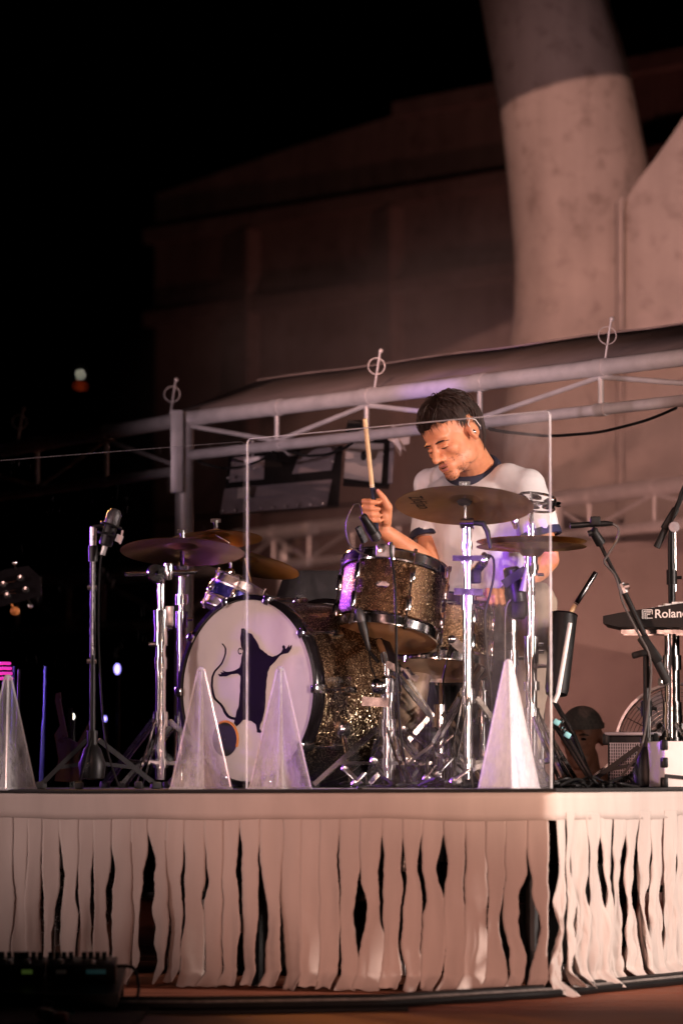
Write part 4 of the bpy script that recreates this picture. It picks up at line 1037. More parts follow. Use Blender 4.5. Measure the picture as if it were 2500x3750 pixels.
# loose chrome legs and flat bars lying among the feet
jr_ = random.Random(21)
for k, (x, y, x2, y2, d) in enumerate([(1262, 2815, 1320, 2870, 12.5), (1368, 2785, 1400, 2842, 12.45), (1300, 2868, 1335, 2830, 12.4), (1478, 2668, 1560, 2730, 12.75), (1500, 2790, 1585, 2725, 12.5), (1600, 2835, 1655, 2775, 12.4), (1640, 2790, 1690, 2830, 12.45), (1560, 2850, 1595, 2800, 12.4), (1660, 2860, 1720, 2815, 12.3), (1530, 2805, 1660, 2690, 12.85)]):
    a, b_ = at(x, y, d), at(x2, y2, d + jr_.uniform(-.06, .06))
    for q in (a, b_): q.z = max(q.z, RZ + .012)
    low = min(a.z, b_.z)
    t = thing('hardware_bar', ((a.x + b_.x) / 2, (a.y + b_.y) / 2, RZ), 'flat chrome hardware arm lying folded among the stand feet', 'hardware', 'folded chrome arms among the stand feet')
    MB().bar(a, b_, .006, .024, up=(.2, 1, .5), bev=.002).build('flat_bar', M['dark_chrome' if k % 2 else 'chrome_worn'], t)
    MB().box(a, (.022, .02, .02), Euler((.3, .5, .4)).to_matrix(), .005).build('pivot', M['chrome_worn'], t)
    MB().tube([b_, V((b_.x + .01, b_.y, RZ + .004))], .005, 6).build('prop', M['blackmetal'], t)
# ================================================================ SHIELD AND PYRAMIDS
G0 = at(2015, 2850, 11.62); G1 = at(900, 2850, 12.6); G2 = at(-60, 2850, 13.42)
def glass(a, b, h, label, corner_r=.02, mat='shield'):
    a = V((a.x, a.y, RZ + .001)); b = V((b.x, b.y, RZ + .001)); e = (b - a); L = e.length; e.normalize()
    n = V((-e.y, e.x, 0)); th = .008
    t = thing('drum_shield', (a + b) / 2, label, 'shield')
    pts = [(0, 0), (L, 0)]
    for k in range(6): an = math.pi / 2 * k / 5; pts.append((L - corner_r + corner_r * math.cos(an), h - corner_r + corner_r * math.sin(an)))
    for k in range(6): an = math.pi / 2 + math.pi / 2 * k / 5; pts.append((corner_r + corner_r * math.cos(an), h - corner_r + corner_r * math.sin(an)))
    P3 = [a + e * u + V((0, 0, w)) for u, w in pts]
    MB().add(P3, [tuple(range(len(P3)))]).add([p + n * th for p in P3], [tuple(range(len(P3)))]).build('pane', M[mat], t, smooth=False)
    m = MB(); N = len(P3)
    for i in range(N):
        j = (i + 1) % N; m.add([P3[i], P3[j], P3[j] + n * th, P3[i] + n * th], [(0, 1, 2, 3)])
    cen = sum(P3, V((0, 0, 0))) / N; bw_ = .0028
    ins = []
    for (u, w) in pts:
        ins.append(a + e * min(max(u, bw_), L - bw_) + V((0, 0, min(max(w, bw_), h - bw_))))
    for off in (-.0006, th + .0006):  # border strips added as the bright line of light along the edge
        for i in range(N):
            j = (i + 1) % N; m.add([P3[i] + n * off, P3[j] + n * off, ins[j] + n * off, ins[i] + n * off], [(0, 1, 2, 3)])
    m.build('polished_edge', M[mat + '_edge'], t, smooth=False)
    return t
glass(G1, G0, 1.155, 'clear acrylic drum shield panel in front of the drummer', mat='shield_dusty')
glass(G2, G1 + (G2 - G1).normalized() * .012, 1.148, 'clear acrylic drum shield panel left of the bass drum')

def pyramid(px, pyb, pyt, wpx, d, label, rotz, mat='cone'):
    b = at(px, pyb, d); b.z = RZ + .002; h = (pyb - pyt) / F * d; w = wpx / F * d / 2
    t = thing('acrylic_pyramid', b, label, 'pyramid', None)
    cs = [b + V((w * math.cos(rotz + k * math.pi / 2), w * math.sin(rotz + k * math.pi / 2), 0)) for k in range(4)]
    tr = .010; tp_ = [b + V((tr * math.cos(rotz + k * math.pi / 2), tr * math.sin(rotz + k * math.pi / 2), h)) for k in range(4)]
    for k in range(4):
        j = (k + 1) % 4
        cen = (cs[k] + cs[j]) / 2 - b; inn = -V((cen.x, cen.y, 0)).normalized() * .004
        f = .02
        a0, a1 = cs[k].lerp(cs[j], f), cs[j].lerp(cs[k], f); c0, c1 = tp_[j].lerp(tp_[k], f), tp_[k].lerp(tp_[j], f)
        MB().prism([a0, a1, c0, c1], inn).build('side_pane', M[mat], t, smooth=False)
        MB().tube([cs[k], tp_[k]], .0030, 6).build('seam', M['cone_edge'], t)
    MB().tube(cs + [cs[0]], .006, 6).build('base_rim', M['cone_edge'], t)
    MB().prism(tp_, (0, 0, .003)).ell(b + V((0, 0, h)), (.011, .011, .008), None, 10, 6).build('tip', M['cone_edge'], t)
    return t
pyramid(28, 2896, 2488, 205, 12.33, 'violet-tinged acrylic pyramid on the riser edge below the guitar', R_(-90 + 2))
pyramid(736, 2898, 2462, 222, 12.12, 'clear acrylic pyramid covering the sound hole of the bass drum', R_(-90 + 8))
pyramid(1026, 2898, 2460, 226, 12.0, 'scuffed acrylic pyramid in front of the printed animal', R_(-90 + 6))
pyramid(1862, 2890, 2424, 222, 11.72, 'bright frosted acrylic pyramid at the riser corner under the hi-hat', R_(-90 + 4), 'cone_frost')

# ================================================================ MICROPHONES
def cable(name, label, pts, r=.0032, parent=None, mat='cable'):
    P = []
    for i in range(len(pts) - 1):
        p0 = pts[max(i - 1, 0)]; p1 = pts[i]; p2 = pts[i + 1]; p3 = pts[min(i + 2, len(pts) - 1)]
        for k in range(8):
            t = k / 8
            P.append(.5 * ((2 * p1) + (p2 - p0) * t + (2 * p0 - 5 * p1 + 4 * p2 - p3) * t * t + (3 * p1 - p0 - 3 * p2 + p3) * t ** 3))
    P.append(pts[-1])
    if parent is not None: return MB().tube(P, r, 6).build('cable', M[mat], parent)
    return MB().tube(P, r, 6).build(name, M[mat], loc=pts[-1], label=label, cat='cable')
def micbody(t, a, b, r0, r1, grille=True, rubber=True):
    d = (b - a).normalized(); Mx = frame(d, (0, 0, 1) if abs(d.z) < .8 else (1, 0, 0)); L = (b - a).length
    MB().lathe([(.001, 0), (r0 * .8, .002), (r0, .008), (r0, L * .25), (r1, L * .5), (r1, L * .92), (r1 * .8, L), (.001, L)], a, Mx, 18).build('mic_body', M['blackmetal'], t)
    if grille:
        MB().lathe([(r1 * 1.04, L * .72), (r1 * 1.1, L * .78), (r1 * 1.08, L * .95), (r1 * .6, L * 1.04), (.001, L * 1.05)], a, Mx, 18).build('grille', M['micgrille'], t)

# left condenser on a straight stand
ml, mb_ = stand('microphone_stand', 'tall black straight microphone stand at the left of the kit', at(338, 2850, 12.45), at(332, 1935, 12.45).z, .16, .22, .4, .0095, .0075, .78, mat='blackmetal', dbl=False)
top = V((mb_.x, mb_.y, at(332, 1930, 12.45).z))
MB().tube([top + V((0, 0, -.09)), top], .0105, 10).build('top_sleeve', M['chrome_worn'], ml)
MB().tube([V((mb_.x + .001, mb_.y - .008, 1.05)), V((mb_.x + .001, mb_.y - .008, 1.44))], .0035, 8).build('bright_rod', M['dark_chrome'], ml)
for z in (1.03, 1.27):
    MB().tube([V((mb_.x - .018, mb_.y, z)), V((mb_.x + .012, mb_.y, z))], .008, 8).build('clutch_knob', M['chrome_worn'], ml)
MB().lathe([(.012, 0), (.04, .005), (.045, .05), (.028, .10), (.012, .12)], V((mb_.x, mb_.y, RZ + .03)), None, 18).build('base_hub', M['blackmetal'], ml)
mc = thing('microphone', at(400, 1990, 12.42), 'large black condenser microphone in a shock mount, tilted on its stand', 'microphone')
ma, mbb = at(385, 2000, 12.42), at(425, 1862, 12.42)
dd = (mbb - ma).normalized(); Mx = frame(dd, (0, 1, 0)); L = (mbb - ma).length
MB().lathe([(.001, 0), (.020, .002), (.0225, .01), (.0225, L * .55)], ma, Mx, 20).build('mic_body', M['blackmetal'], mc)
MB().lathe([(.0235, L * .55), (.0245, L * .58), (.0245, L * .85), (.016, L * .97), (.001, L)], ma, Mx, 20).build('grille', M['micgrille'], mc)
MB().torus(ma.lerp(mbb, .3), Mx, .034, .004, 24, 6).torus(ma.lerp(mbb, .55), Mx, .034, .004, 24, 6).build('shock_mount', M['blackplastic'], mc)
MB().tube([top, top + V((.03, 0, .004)), ma.lerp(mbb, .42)], .007, 8).build('mount_arm', M['blackmetal'], mc)
MB().tube([at(432, 1985, 12.40), at(442, 1960, 12.40)], .012, 10).bar(at(440, 1992, 12.39), at(450, 1942, 12.39), .006, .006).build('mount_knob', M['chrome_worn'], mc)
MB().tube([ma - dd * .03, ma], .009, 8).build('plug', M['chrome_worn'], mc)
cable('c', '', [ma - dd * .03, at(368, 2060, 12.42), at(362, 2200, 12.43), at(364, 2400, 12.44), at(385, 2700, 12.44), at(435, 2880, 12.4)], .003, mc)

# tom microphone with clamp and looped wire
tm = thing('microphone', at(1400, 2030, 12.72), 'black clip-on tom microphone with a looping wire over the tom rim', 'microphone')
micbody(tm, at(1325, 1885, 12.7), at(1382, 1975, 12.74), .014, .018)
MB().bar(at(1310, 1930, 12.7), at(1335, 1985, 12.72), .014, .018).build('swivel', M['chrome'], tm)
MB().box(at(1410, 2018, 12.72), (.062, .04, .042), Euler((0, R_(4), 0)).to_matrix(), .004).build('clamp', M['greymetal'], tm)
MB().lathe([(.001, .004), (.014, .003), (.016, -.002)], at(1396, 2008, 12.695), frame((0, -1, 0)), 18).build('clamp_screw', M['chrome'], tm)
MB().tube([at(1430, 1985, 12.7), at(1432, 2045, 12.7)], .007, 8).build('clamp_post', M['chrome'], tm)
cable('c', '', [at(1330, 1888, 12.7), at(1318, 1850, 12.7), at(1295, 1852, 12.7), at(1268, 1915, 12.7), at(1276, 1985, 12.71), at(1310, 2020, 12.72), at(1350, 2035, 12.74)], .0022, tm, 'greycable')
cable('c', '', [at(1432, 2045, 12.68), at(1444, 2130, 12.64), at(1450, 2300, 12.6), at(1452, 2500, 12.58), at(1468, 2700, 12.55), at(1500, 2860, 12.5), at(1530, 2884, 12.4)], .0045, tm)
um = thing('microphone', at(1330, 2290, 12.75), 'black clip microphone pointing at the amber bottom head', 'microphone')
micbody(um, at(1352, 2385, 12.76), at(1312, 2235, 12.76), .009, .015)
MB().tube([at(1352, 2385, 12.76), at(1385, 2425, 12.74)], .007, 8).build('gooseneck', M['blackmetal'], um)
cable('c', '', [at(1352, 2385, 12.76), at(1358, 2440, 12.73), at(1375, 2500, 12.72), at(1350, 2600, 12.7)], .003, um)
u2 = thing('microphone', at(1660, 2380, 13.05), 'small clip microphone under the snare drum', 'microphone')
micbody(u2, at(1640, 2405, 13.0), at(1662, 2345, 13.02), .009, .012)
MB().bar(at(1662, 2345, 13.05), at(1650, 2380, 13.1), .02, .02).build('clip', M['chrome_worn'], u2)
cable('c', '', [at(1640, 2405, 13.0), at(1628, 2450, 13.0), at(1622, 2510, 13.05), at(1640, 2650, 13.1), at(1650, 2880, 13.1)], .0035, u2)
# snare microphone with boot and cable loop
sm = thing('microphone', at(1760, 2080, 12.72), 'slim dark microphone clamped to the crash stand, cable looping over', 'microphone')
micbody(sm, at(1790, 2032, 12.66), at(1728, 2108, 12.7), .010, .016)
cable('c', '', [at(1790, 2032, 12.66), at(1806, 2050, 12.66), at(1806, 2110, 12.66), at(1794, 2170, 12.66), at(1782, 2215, 12.67), at(1775, 2270, 12.67), at(1785, 2420, 12.68), at(1798, 2560, 12.68), at(1800, 2884, 12.6)], .0042, sm)
MB().box(at(1736, 2112, 12.68), (.045, .03, .045), None, .005).build('clamp', M['blackplastic'], sm)
# big black dynamic microphone on a short stand
bs, bb = stand('microphone_stand', 'short chrome microphone stand beside the hi-hat stand', at(1882, 2850, 12.8), at(1882, 2190, 12.8).z, .16, .2, 1.1, .0095, .0075, .45)
bm_ = thing('microphone', at(1885, 2180, 12.8), 'bulky black dynamic microphone aimed down beside the hi-hat stand', 'microphone')
micbody(bm_, at(1870, 2075, 12.78), at(1898, 2260, 12.8), .028, .036, False)
MB().bar(at(1842, 2140, 12.76), at(1925, 2085, 12.76), .02, .03).build('yoke', M['blackplastic'], bm_)
MB().box(at(1895, 2235, 12.78), (.05, .05, .06), None, .008).build('clip', M['blackplastic'], bm_)
MB().tube([at(1926, 2080, 12.75), at(1912, 2165, 12.75)], [.004, .013], 8).build('clip_wing', M['greymetal'], bm_)
cable('c', '', [at(1868, 2195, 12.76), at(1850, 2240, 12.76), at(1848, 2400, 12.76), at(1846, 2560, 12.76), at(1835, 2880, 12.7)], .003, bm_, 'greycable')

# right boom stand with the small condenser
rs_, rb = stand('microphone_stand', 'black boom stand leaning across in front of the keyboard', at(2366, 2850, 12.72), at(2366, 2400, 12.72).z, .14, .2, .8, .0125, .010, .28, mat='blackmetal', dbl=False)
MB().tube([V((rb.x + .011, rb.y - .004, RZ + .1)), V((rb.x + .011, rb.y - .004, at(2366, 2440, 12.72).z))], .0035, 8).build('bright_tube_edge', M['chrome'], rs_)
MB().lathe([(.012, .0), (.042, .01), (.045, .06), (.03, .12), (.014, .15)], V((rb.x, rb.y, RZ)), None, 18).build('base_hub', M['blackmetal'], rs_)
pv = at(2372, 2390, 12.68)
MB().bar(at(2345, 2330, 12.68), at(2412, 2425, 12.68), .034, .034, bev=.006).build('pivot_block', M['blackplastic'], rs_)
MB().bar(at(2312, 2402, 12.68), at(2375, 2385, 12.68), .028, .022, bev=.006).build('pivot_lever', M['blackplastic'], rs_)
MB().tube([at(2440, 2500, 12.68), at(2280, 2160, 12.68)], .0098, 12).tube([at(2282, 2165, 12.68), at(2195, 1992, 12.68)], .0065, 10).build('boom', M['blackmetal'], rs_)
MB().tube([at(2444, 2502, 12.68), at(2402, 2420, 12.68)], .0145, 12).build('counterweight', M['rubber'], rs_)
MB().tube([at(2286, 2172, 12.68), at(2270, 2138, 12.68)], .0135, 10).tube([at(2284, 2150, 12.66), at(2302, 2146, 12.66)], .010, 10).build('boom_clutch', M['chrome_worn'], rs_)
hm = thing('microphone', at(2165, 1920, 12.66), 'pencil condenser microphone pointing at the hi-hat', 'microphone')
MB().tube([at(2086, 1925, 12.66), at(2150, 1921, 12.66), at(2215, 1917, 12.66), at(2242, 1918, 12.66)], [.0098, .0098, .0098, .006], 14).build('mic_body', M['blackmetal'], hm)
MB().box(at(2178, 1908, 12.655), (.034, .03, .03), None, .004).build('mount_ring', M['blackplastic'], hm)
MB().tube([at(2178, 1932, 12.66), at(2172, 1948, 12.66), at(2198, 1990, 12.68)], [.008, .016, .018], 12).build('swivel', M['blackplastic'], hm)
MB().tube([at(2152, 1955, 12.65), at(2166, 1950, 12.65)], .010, 10).build('swivel_knob', M['blackmetal'], hm)
cable('c', '', [at(2240, 1918, 12.66), at(2262, 1935, 12.66), at(2258, 1975, 12.66), at(2225, 2030, 12.66), at(2212, 2060, 12.655), at(2245, 2100, 12.655), at(2262, 2140, 12.655), at(2280, 2210, 12.655), at(2330, 2310, 12.65), at(2380, 2420, 12.65), at(2370, 2600, 12.66), at(2340, 2750, 12.66), at(2250, 2870, 12.6)], .004, hm, 'greycable')
# second boom at the right edge
r2_, rb2 = stand('microphone_stand', 'black boom stand rising behind the keyboard', at(2462, 2850, 13.35), at(2462, 1930, 13.35).z, .2, .24, .2, .0125, .0095, .75, mat='blackmetal', dbl=False)
MB().tube([V((rb2.x + .012, rb2.y - .006, 1.3)), V((rb2.x + .012, rb2.y - .006, 1.52))], .003, 8).build('bright_tube_edge', M['chrome'], r2_)
MB().tube([at(2402, 2005, 13.3), at(2440, 1925, 13.3)], .012, 10).build('counterweight', M['rubber'], r2_)
MB().bar(at(2428, 1938, 13.3), at(2474, 1862, 13.3), .032, .026, bev=.005).build('pivot_block', M['blackplastic'], r2_)
MB().lathe([(.001, .01), (.018, .008), (.02, 0)], at(2466, 1930, 13.28), frame((0, -1, 0)), 18).build('pivot_disc', M['greymetal'], r2_)
MB().tube([at(2470, 1870, 13.3), at(2530, 1740, 13.3), at(2650, 1500, 13.3)], .009, 10).build('boom', M['blackmetal'], r2_)
cable('c', '', [at(2650, 1500, 13.28), at(2525, 1735, 13.28), at(2492, 1800, 13.28), at(2478, 1850, 13.28), at(2450, 1950, 13.28), at(2448, 2100, 13.28), at(2450, 2250, 13.3)], .004, r2_)

# ================================================================ KEYBOARD SIDE
kb = thing('keyboard', at(2480, 2300, 12.95), 'black stage keyboard on a chrome stand, maker name on its back', 'keyboard')
KD = V((.93, -.12, .0)).normalized()                    # long axis runs to the right, slightly nearer
k0 = at(2206, 2300, 12.95); Ku = V((-.05, 0, 1)); Kb = V((.12, .93, 0)).normalized()
kL = 1.0
prof = [(0, .0), (.26, .0), (.26, .06), (.0, .05)]
def kpnt(l, dpt, z): return k0 + KD * l + Kb * dpt + V((0, 0, z))
sl_ = .0
secs = [(0, .012, .045), (.05, .0, .055), (.3, -.002, .092), (kL, -.004, .098)]
vs = []
for (l, zb, zt) in secs:
    vs += [kpnt(l, .0, zb + .004), kpnt(l, .26, zb), kpnt(l, .26, zt), kpnt(l, .0, zt - .004)]
fs = [(0, 1, 2, 3), (12, 15, 14, 13)]
for i in range(3):
    for j in range(4):
        fs.append((i * 4 + j, i * 4 + (j + 1) % 4, (i + 1) * 4 + (j + 1) % 4, (i + 1) * 4 + j))
MB().add(vs, fs).build('case', M['blackplastic'], kb, smooth=False)
tv, tf = letters('Roland', .0405, 0)
tx = .231
MB().add([kpnt(tx + v.x, -.003, .047 + v.y + .02 * v.x) for v in tv], tf).build('maker_name', M['whiteprint'], kb, smooth=False)
m = MB()
for i in range(4):
    e_ = .0052 * i
    m.prism([kpnt(.132 + e_, -.003, .030), kpnt(.1345 + e_, -.003, .030), kpnt(.1345 + e_, -.003, .062 - e_), kpnt(.132 + e_, -.003, .062 - e_)], Kb * .001)
    m.prism([kpnt(.132 + e_, -.003, .062 - e_), kpnt(.166 - e_ * .4, -.003, .062 - e_), kpnt(.166 - e_ * .4, -.003, .0595 - e_), kpnt(.132 + e_, -.003, .0595 - e_)], Kb * .001)
m.prism([kpnt(.150, -.003, .034), kpnt(.168, -.003, .034), kpnt(.168, -.003, .0315), kpnt(.150, -.003, .0315)], Kb * .001)
m.prism([kpnt(.1655, -.003, .062), kpnt(.168, -.003, .060), kpnt(.168, -.003, .045), kpnt(.1655, -.003, .046)], Kb * .001)
m.build('maker_mark', M['whiteprint'], kb, smooth=False)
for i in range(26):
    MB().box(kpnt(.05 + i * .0235 + .0, .20, .088 if i > 7 else .04 + .006 * i), (.0222, .11, .012), frame((0, 0, 1), KD)).build('key', M['white'], kb, smooth=False)
ks, ksb = stand('keyboard_stand', 'thick chrome column stand under the black keyboard', at(2462, 2850, 13.1), at(2462, 2318, 13.1).z, .22, .3, 1.0, .026, .020, .62)
for z in (1.02, .86, .74):
    MB().tube([(ksb.x, ksb.y, z), (ksb.x, ksb.y, z + .05)], .032, 14).build('collar', M['chrome'], ks)
for s in (-1, 1):
    MB().bar(kpnt(.06, .1 + .07 * s, -.012), kpnt(.6, .1 + .07 * s, -.016), .022, .014).build('support_arm', M['chrome'], ks)
MB().tube([(ksb.x - .045, ksb.y - .02, .98), (ksb.x, ksb.y, .98)], .014, 10).build('clamp_knob', M['chrome_worn'], ks)
# fan
fc = at(2478, 2728, 13.75)
fan = thing('drum_fan', (fc.x, fc.y, RZ), 'round wire-cage floor fan behind the keyboard stand', 'fan')
FM = frame((-.25, -1, .15), (1, 0, 0))
m = MB()
for k in range(14):
    r = .03 + .0145 * k; m.torus(fc + FM @ V((0, 0, .05 * (1 - (r / .225) ** 2))), FM, r, .0016, 44, 4)
m.build('front_rings', M['chrome'], fan)
for k in range(24):
    a = k * math.pi / 12; d = V((math.cos(a), math.sin(a), 0))
    MB().tube([fc + FM @ (d * .03 + V((0, 0, .05))), fc + FM @ (d * .15 + V((0, 0, .03))), fc + FM @ (d * .222)], .0016, 4).build('cage_spoke', M['chrome'], fan)
MB().lathe([(.218, -.02), (.228, -.02), (.228, .004), (.218, .004)], fc, FM, 48, True).build('cage_rim', M['chrome_worn'], fan)
MB().lathe([(.001, .02), (.045, .018), (.05, -.03), (.001, -.03)], fc, FM, 20).build('motor_hub', M['blackmetal'], fan)
for k in range(3):
    a = k * 2.094; d = V((math.cos(a), math.sin(a), 0)); d2 = V((-d.y, d.x, 0))
    MB().prism([fc + FM @ (d * .04 - d2 * .02 + V((0, 0, -.01))), fc + FM @ (d * .2 - d2 * .05 + V((0, 0, .0))), fc + FM @ (d * .2 + d2 * .06 + V((0, 0, -.03))), fc + FM @ (d * .04 + d2 * .03 + V((0, 0, -.03)))], FM @ V((0, 0, .003))).build('blade', M['greymetal'], fan, smooth=False)
MB().box((fc.x, fc.y + .06, RZ + .02), (.36, .16, .04), None, .01).build('foot', M['blackmetal'], fan)
for s in (-1, 1):
    MB().bar((fc.x + .17 * s, fc.y + .05, RZ + .03), fc + V((.19 * s, .05, -.08)), .02, .02).build('bracket', M['blackmetal'], fan)
# small amplifier and white case
ap = at(2318, 2800, 12.95); ac = V((ap.x, ap.y, RZ + .092))
amp = thing('monitor_speaker', (ac.x, ac.y, RZ), 'small grey-grilled monitor speaker beside the white case', 'speaker')
AM = Euler((0, 0, R_(-14))).to_matrix()
MB().box(ac, (.152, .15, .175), AM, .008).build('cabinet', M['blackplastic'], amp)
m = MB()
for i in range(17):
    m.box(ac + AM @ V((-.064 + i * .008, -.079, -.008)), (.0028, .005, .14), AM)
for i in range(14):
    m.box(ac + AM @ V((0, -.0805, -.072 + i * .0102)), (.136, .003, .0026), AM)
m.build('grille', M['greymetal'], amp, smooth=False)
MB().box(ac + AM @ V((0, -.005, .092)), (.17, .16, .012), AM, .004).build('top_lip', M['greymetal'], amp)
for s in (-1, 1):
    MB().box(ac + AM @ V((.08 * s, -.06, .075)), (.022, .05, .04), AM, .006).build('corner_guard', M['blackmetal'], amp)
wc = at(2500, 2800, 12.62); wcc = V((wc.x + .055, wc.y, RZ + .081))
cs = thing('flight_case', (wcc.x, wcc.y, RZ), 'white flight case with black corners glaring in the light beside the keyboard stand', 'case')
WM = Euler((0, 0, R_(10))).to_matrix()
MB().box(wcc, (.30, .22, .15), WM, .004).build('case_body', M['white'], cs)
MB().box(wcc + WM @ V((0, 0, -.078)), (.306, .226, .008), WM).build('base_trim', M['blackmetal'], cs, smooth=False)
MB().bar(wcc + WM @ V((-.15, -.112, -.038)), wcc + WM @ V((.14, -.112, -.066)), .004, .012).build('strap', M['blackcloth'], cs, smooth=False)
for z in (-.06, .005, .062):
    MB().box(wcc + WM @ V((-.148, -.1, z)), (.022, .03, .034), WM, .005).build('corner_guard', M['blackmetal'], cs)

# stick bag with a stick
sbp, sbt = at(2036, 2545, 12.72), at(2062, 2252, 12.78); sd = (sbt - sbp).normalized(); SM = frame(sd, (1, 0, 0)); SL = (sbt - sbp).length
bag = thing('stick_bag', sbp, 'black cylindrical stick holder hanging beside the shield edge', 'stick holder')
MB().lathe([(.001, 0), (.036, .002), (.040, .02), (.046, SL), (.043, SL), (.038, .03), (.001, .02)], sbp + sd * .0, SM, 28).build('sleeve', M['blackplastic'], bag)
MB().torus(sbp + sd * SL, SM, .045, .003, 28, 6).build('rim', M['blackhoop'], bag)
MB().tube([at(2086, 2282, 12.70), at(2042, 2540, 12.66), at(2028, 2572, 12.66)], [.007, .008, .008], 10).build('chrome_rail', M['white'], bag)  # white tube standing in for the highlight down the holder
MB().tube([at(2018, 2440, 12.78), at(1960, 2440, 12.88)], .007, 8).build('clamp_arm', M['chrome'], bag)
a, b_ = at(2052, 2300, 12.76), at(2180, 2096, 12.80)
sk_ = thing('drumstick', a, 'spare drumstick with a black taped grip standing in the stick holder', 'drumstick')
m1_ = a.lerp(b_, .42)
MB().tube([a, m1_], .0082, 10).build('wood_shaft', M['woodstick'], sk_)
MB().tube([m1_, b_.lerp(m1_, .03), b_], [.0092, .0094, .008], 10).build('grip_tape', M['blackhoop'], sk_)
for f in (.0, .05): MB().torus(m1_.lerp(b_, f - .02), frame(b_ - a), .0088, .0012, 12, 4).build('ring_mark', M['whitetape'], sk_)
# black folded stand with cyan tape
bt = thing('folded_stand', V((at(2140, 2850, 12.6).x, 12.6, RZ)), 'black folded tripod stand with cyan tape leaning beside the shield', 'stand')
for (x0, y0, x1, y1, d) in ((2012, 2540, 2098, 2690, 12.75), (2020, 2640, 2155, 2850, 12.7), (2055, 2660, 2175, 2868, 12.68), (2098, 2690, 2160, 2850, 12.72)):
    q0, q1 = at(x0, y0, d), at(x1, y1, d - .03); q1.z = max(q1.z, RZ + .012)
    MB().bar(q0, q1, .018, .014, bev=.003).build('leg', M['blackmetal'], bt)
for (x, y) in ((2036, 2645), (2076, 2692)):
    MB().box(at(x, y, 12.66), (.022, .03, .018), Euler((0, R_(32), 0)).to_matrix(), .003).build('tape_wrap', M['cyan_tape'], bt)
for (x, y) in ((2056, 2640), (2062, 2670)):
    MB().ell(at(x, y, 12.66), (.009, .009, .009), None, 8, 6).build('bolt', M['chrome'], bt)
MB().tube([V((at(2020, 2640, 12.7).x, 12.7, RZ + .003)), at(2020, 2640, 12.7)], .008, 8).build('rear_leg', M['blackmetal'], bt)
# cable tangle on the riser
rc = random.Random(5)
for k in range(16):
    x0 = rc.choice([1180, 1300, 1450, 1560, 1650, 2060, 2150, 2220]) + rc.uniform(-30, 30)
    pts = []
    for i in range(6):
        d = 12.15 + rc.uniform(-.05, .35) if x0 < 1750 else 12.45 + rc.uniform(-.1, .25)
        p = at(x0 + (i - 2.5) * rc.uniform(25, 60), 2870, d); p.z = RZ + .006 + abs(rc.gauss(0, .013)); pts.append(p)
    pts[0].z = pts[-1].z = RZ + .006
    MBc = cable('loose_cable', 'black cable lying in a tangle on the riser floor', pts, .0048); MBc['group'] = 'tangled cables on the riser'

# ================================================================ LEFT DARKNESS: guitars, lamps
gh = thing('guitar_headstock', at(60, 2150, 11.6), 'black guitar headstock with round tuners poking in at the edge', 'guitar')
hp = [(-120, 2140), (20, 2085), (105, 2072), (152, 2115), (152, 2180), (90, 2200), (-20, 2228), (-120, 2230)]
MB().prism([at(x, y, 11.6) for x, y in hp], (0, .014, 0)).build('headstock', M['blackhoop'], gh, smooth=False)
MB().tube([at(-120, 2186, 11.61), at(-700, 2330, 11.5)], .022, 12).build('neck', M['guitar'], gh)
for (x, y) in ((76, 2118), (95, 2160), (14, 2140), (28, 2182)):
    MB().lathe([(.001, .012), (.008, .011), (.010, .004), (.011, 0)], at(x, y, 11.6), frame((0, -1, 0)), 16).build('tuner_post', M['badge'], gh)
for (x0, y0, x1, y1, mk) in ((42, 2212, 56, 2232, 'copper'), (105, 2195, 112, 2212, 'chrome'), (60, 2085, 55, 2065, 'chrome')):
    MB().tube([at(x0, y0, 11.6), at(x1, y1, 11.6)], .003, 6).ell(at(x1, y1 + (6 if y1 > y0 else -4), 11.6), (.015 if mk == 'copper' else .008, .008, .014 if mk == 'copper' else .008), None, 10, 6).build('tuner_button', M[mk], gh)
for (y0, y1) in ((2145, 2128), (2180, 2160), (2150, 2172)):
    MB().tube([at(-300, y0 + 40, 11.59), at(60, y1, 11.59)], .0007, 4).build('string', M['chrome'], gh)
# guitar on a stand, dark
ga = at(250, 2800, 14.4)
g2 = thing('guitar', V((ga.x, ga.y, RZ)), 'dim sunburst guitar standing upright in the dark', 'guitar')
body = [(200, 2690), (232, 2640), (245, 2700), (285, 2720), (330, 2640), (300, 2735), (285, 2780), (318, 2850), (260, 2885), (200, 2860), (215, 2780)]
MB().prism([V((at(x, y, 14.4).x, 14.4, max(RZ + .02, at(x, y, 14.4).z))) for x, y in body], (0, .045, 0)).build('body', M['guitar'], g2, smooth=False)
MB().bar(at(240, 2700, 14.39), at(212, 2560, 14.39), .03, .02).build('neck', M['guitar'], g2, smooth=False)
MB().prism([at(x, y, 14.39) for x, y in ((203, 2565), (225, 2560), (222, 2535), (205, 2540))], (0, .02, 0)).build('headstock', M['guitar'], g2, smooth=False)
q = V((ga.x, 14.5, RZ))
MB().tube([q, q + V((0, .02, .3))], .01, 8).build('stand_post', M['blackmetal'], g2)
for i, (x, y0, y1, m_) in enumerate(((168, 2440, 2620, 'bluemetal'), (160, 2640, 2770, 'bluemetal'), (52, 2440, 2640, 'bluemetal'), (72, 2450, 2700, 'blackmetal'))):  # blue light on these poles is put into their colour
    a = at(x, y0, 13.7); b_ = at(x - 12, 2850, 13.7); b_.z = RZ
    MB().tube([b_, a], .006, 8).build('guitar_stand_pole', M[m_], loc=b_, label=['thin pole glowing blue in the dark behind the pyramid', 'short bent pole glowing blue in the dark', 'blue-edged pole just behind the leftmost pyramid', 'dark pole just behind the leftmost pyramid'][i], cat='pole')
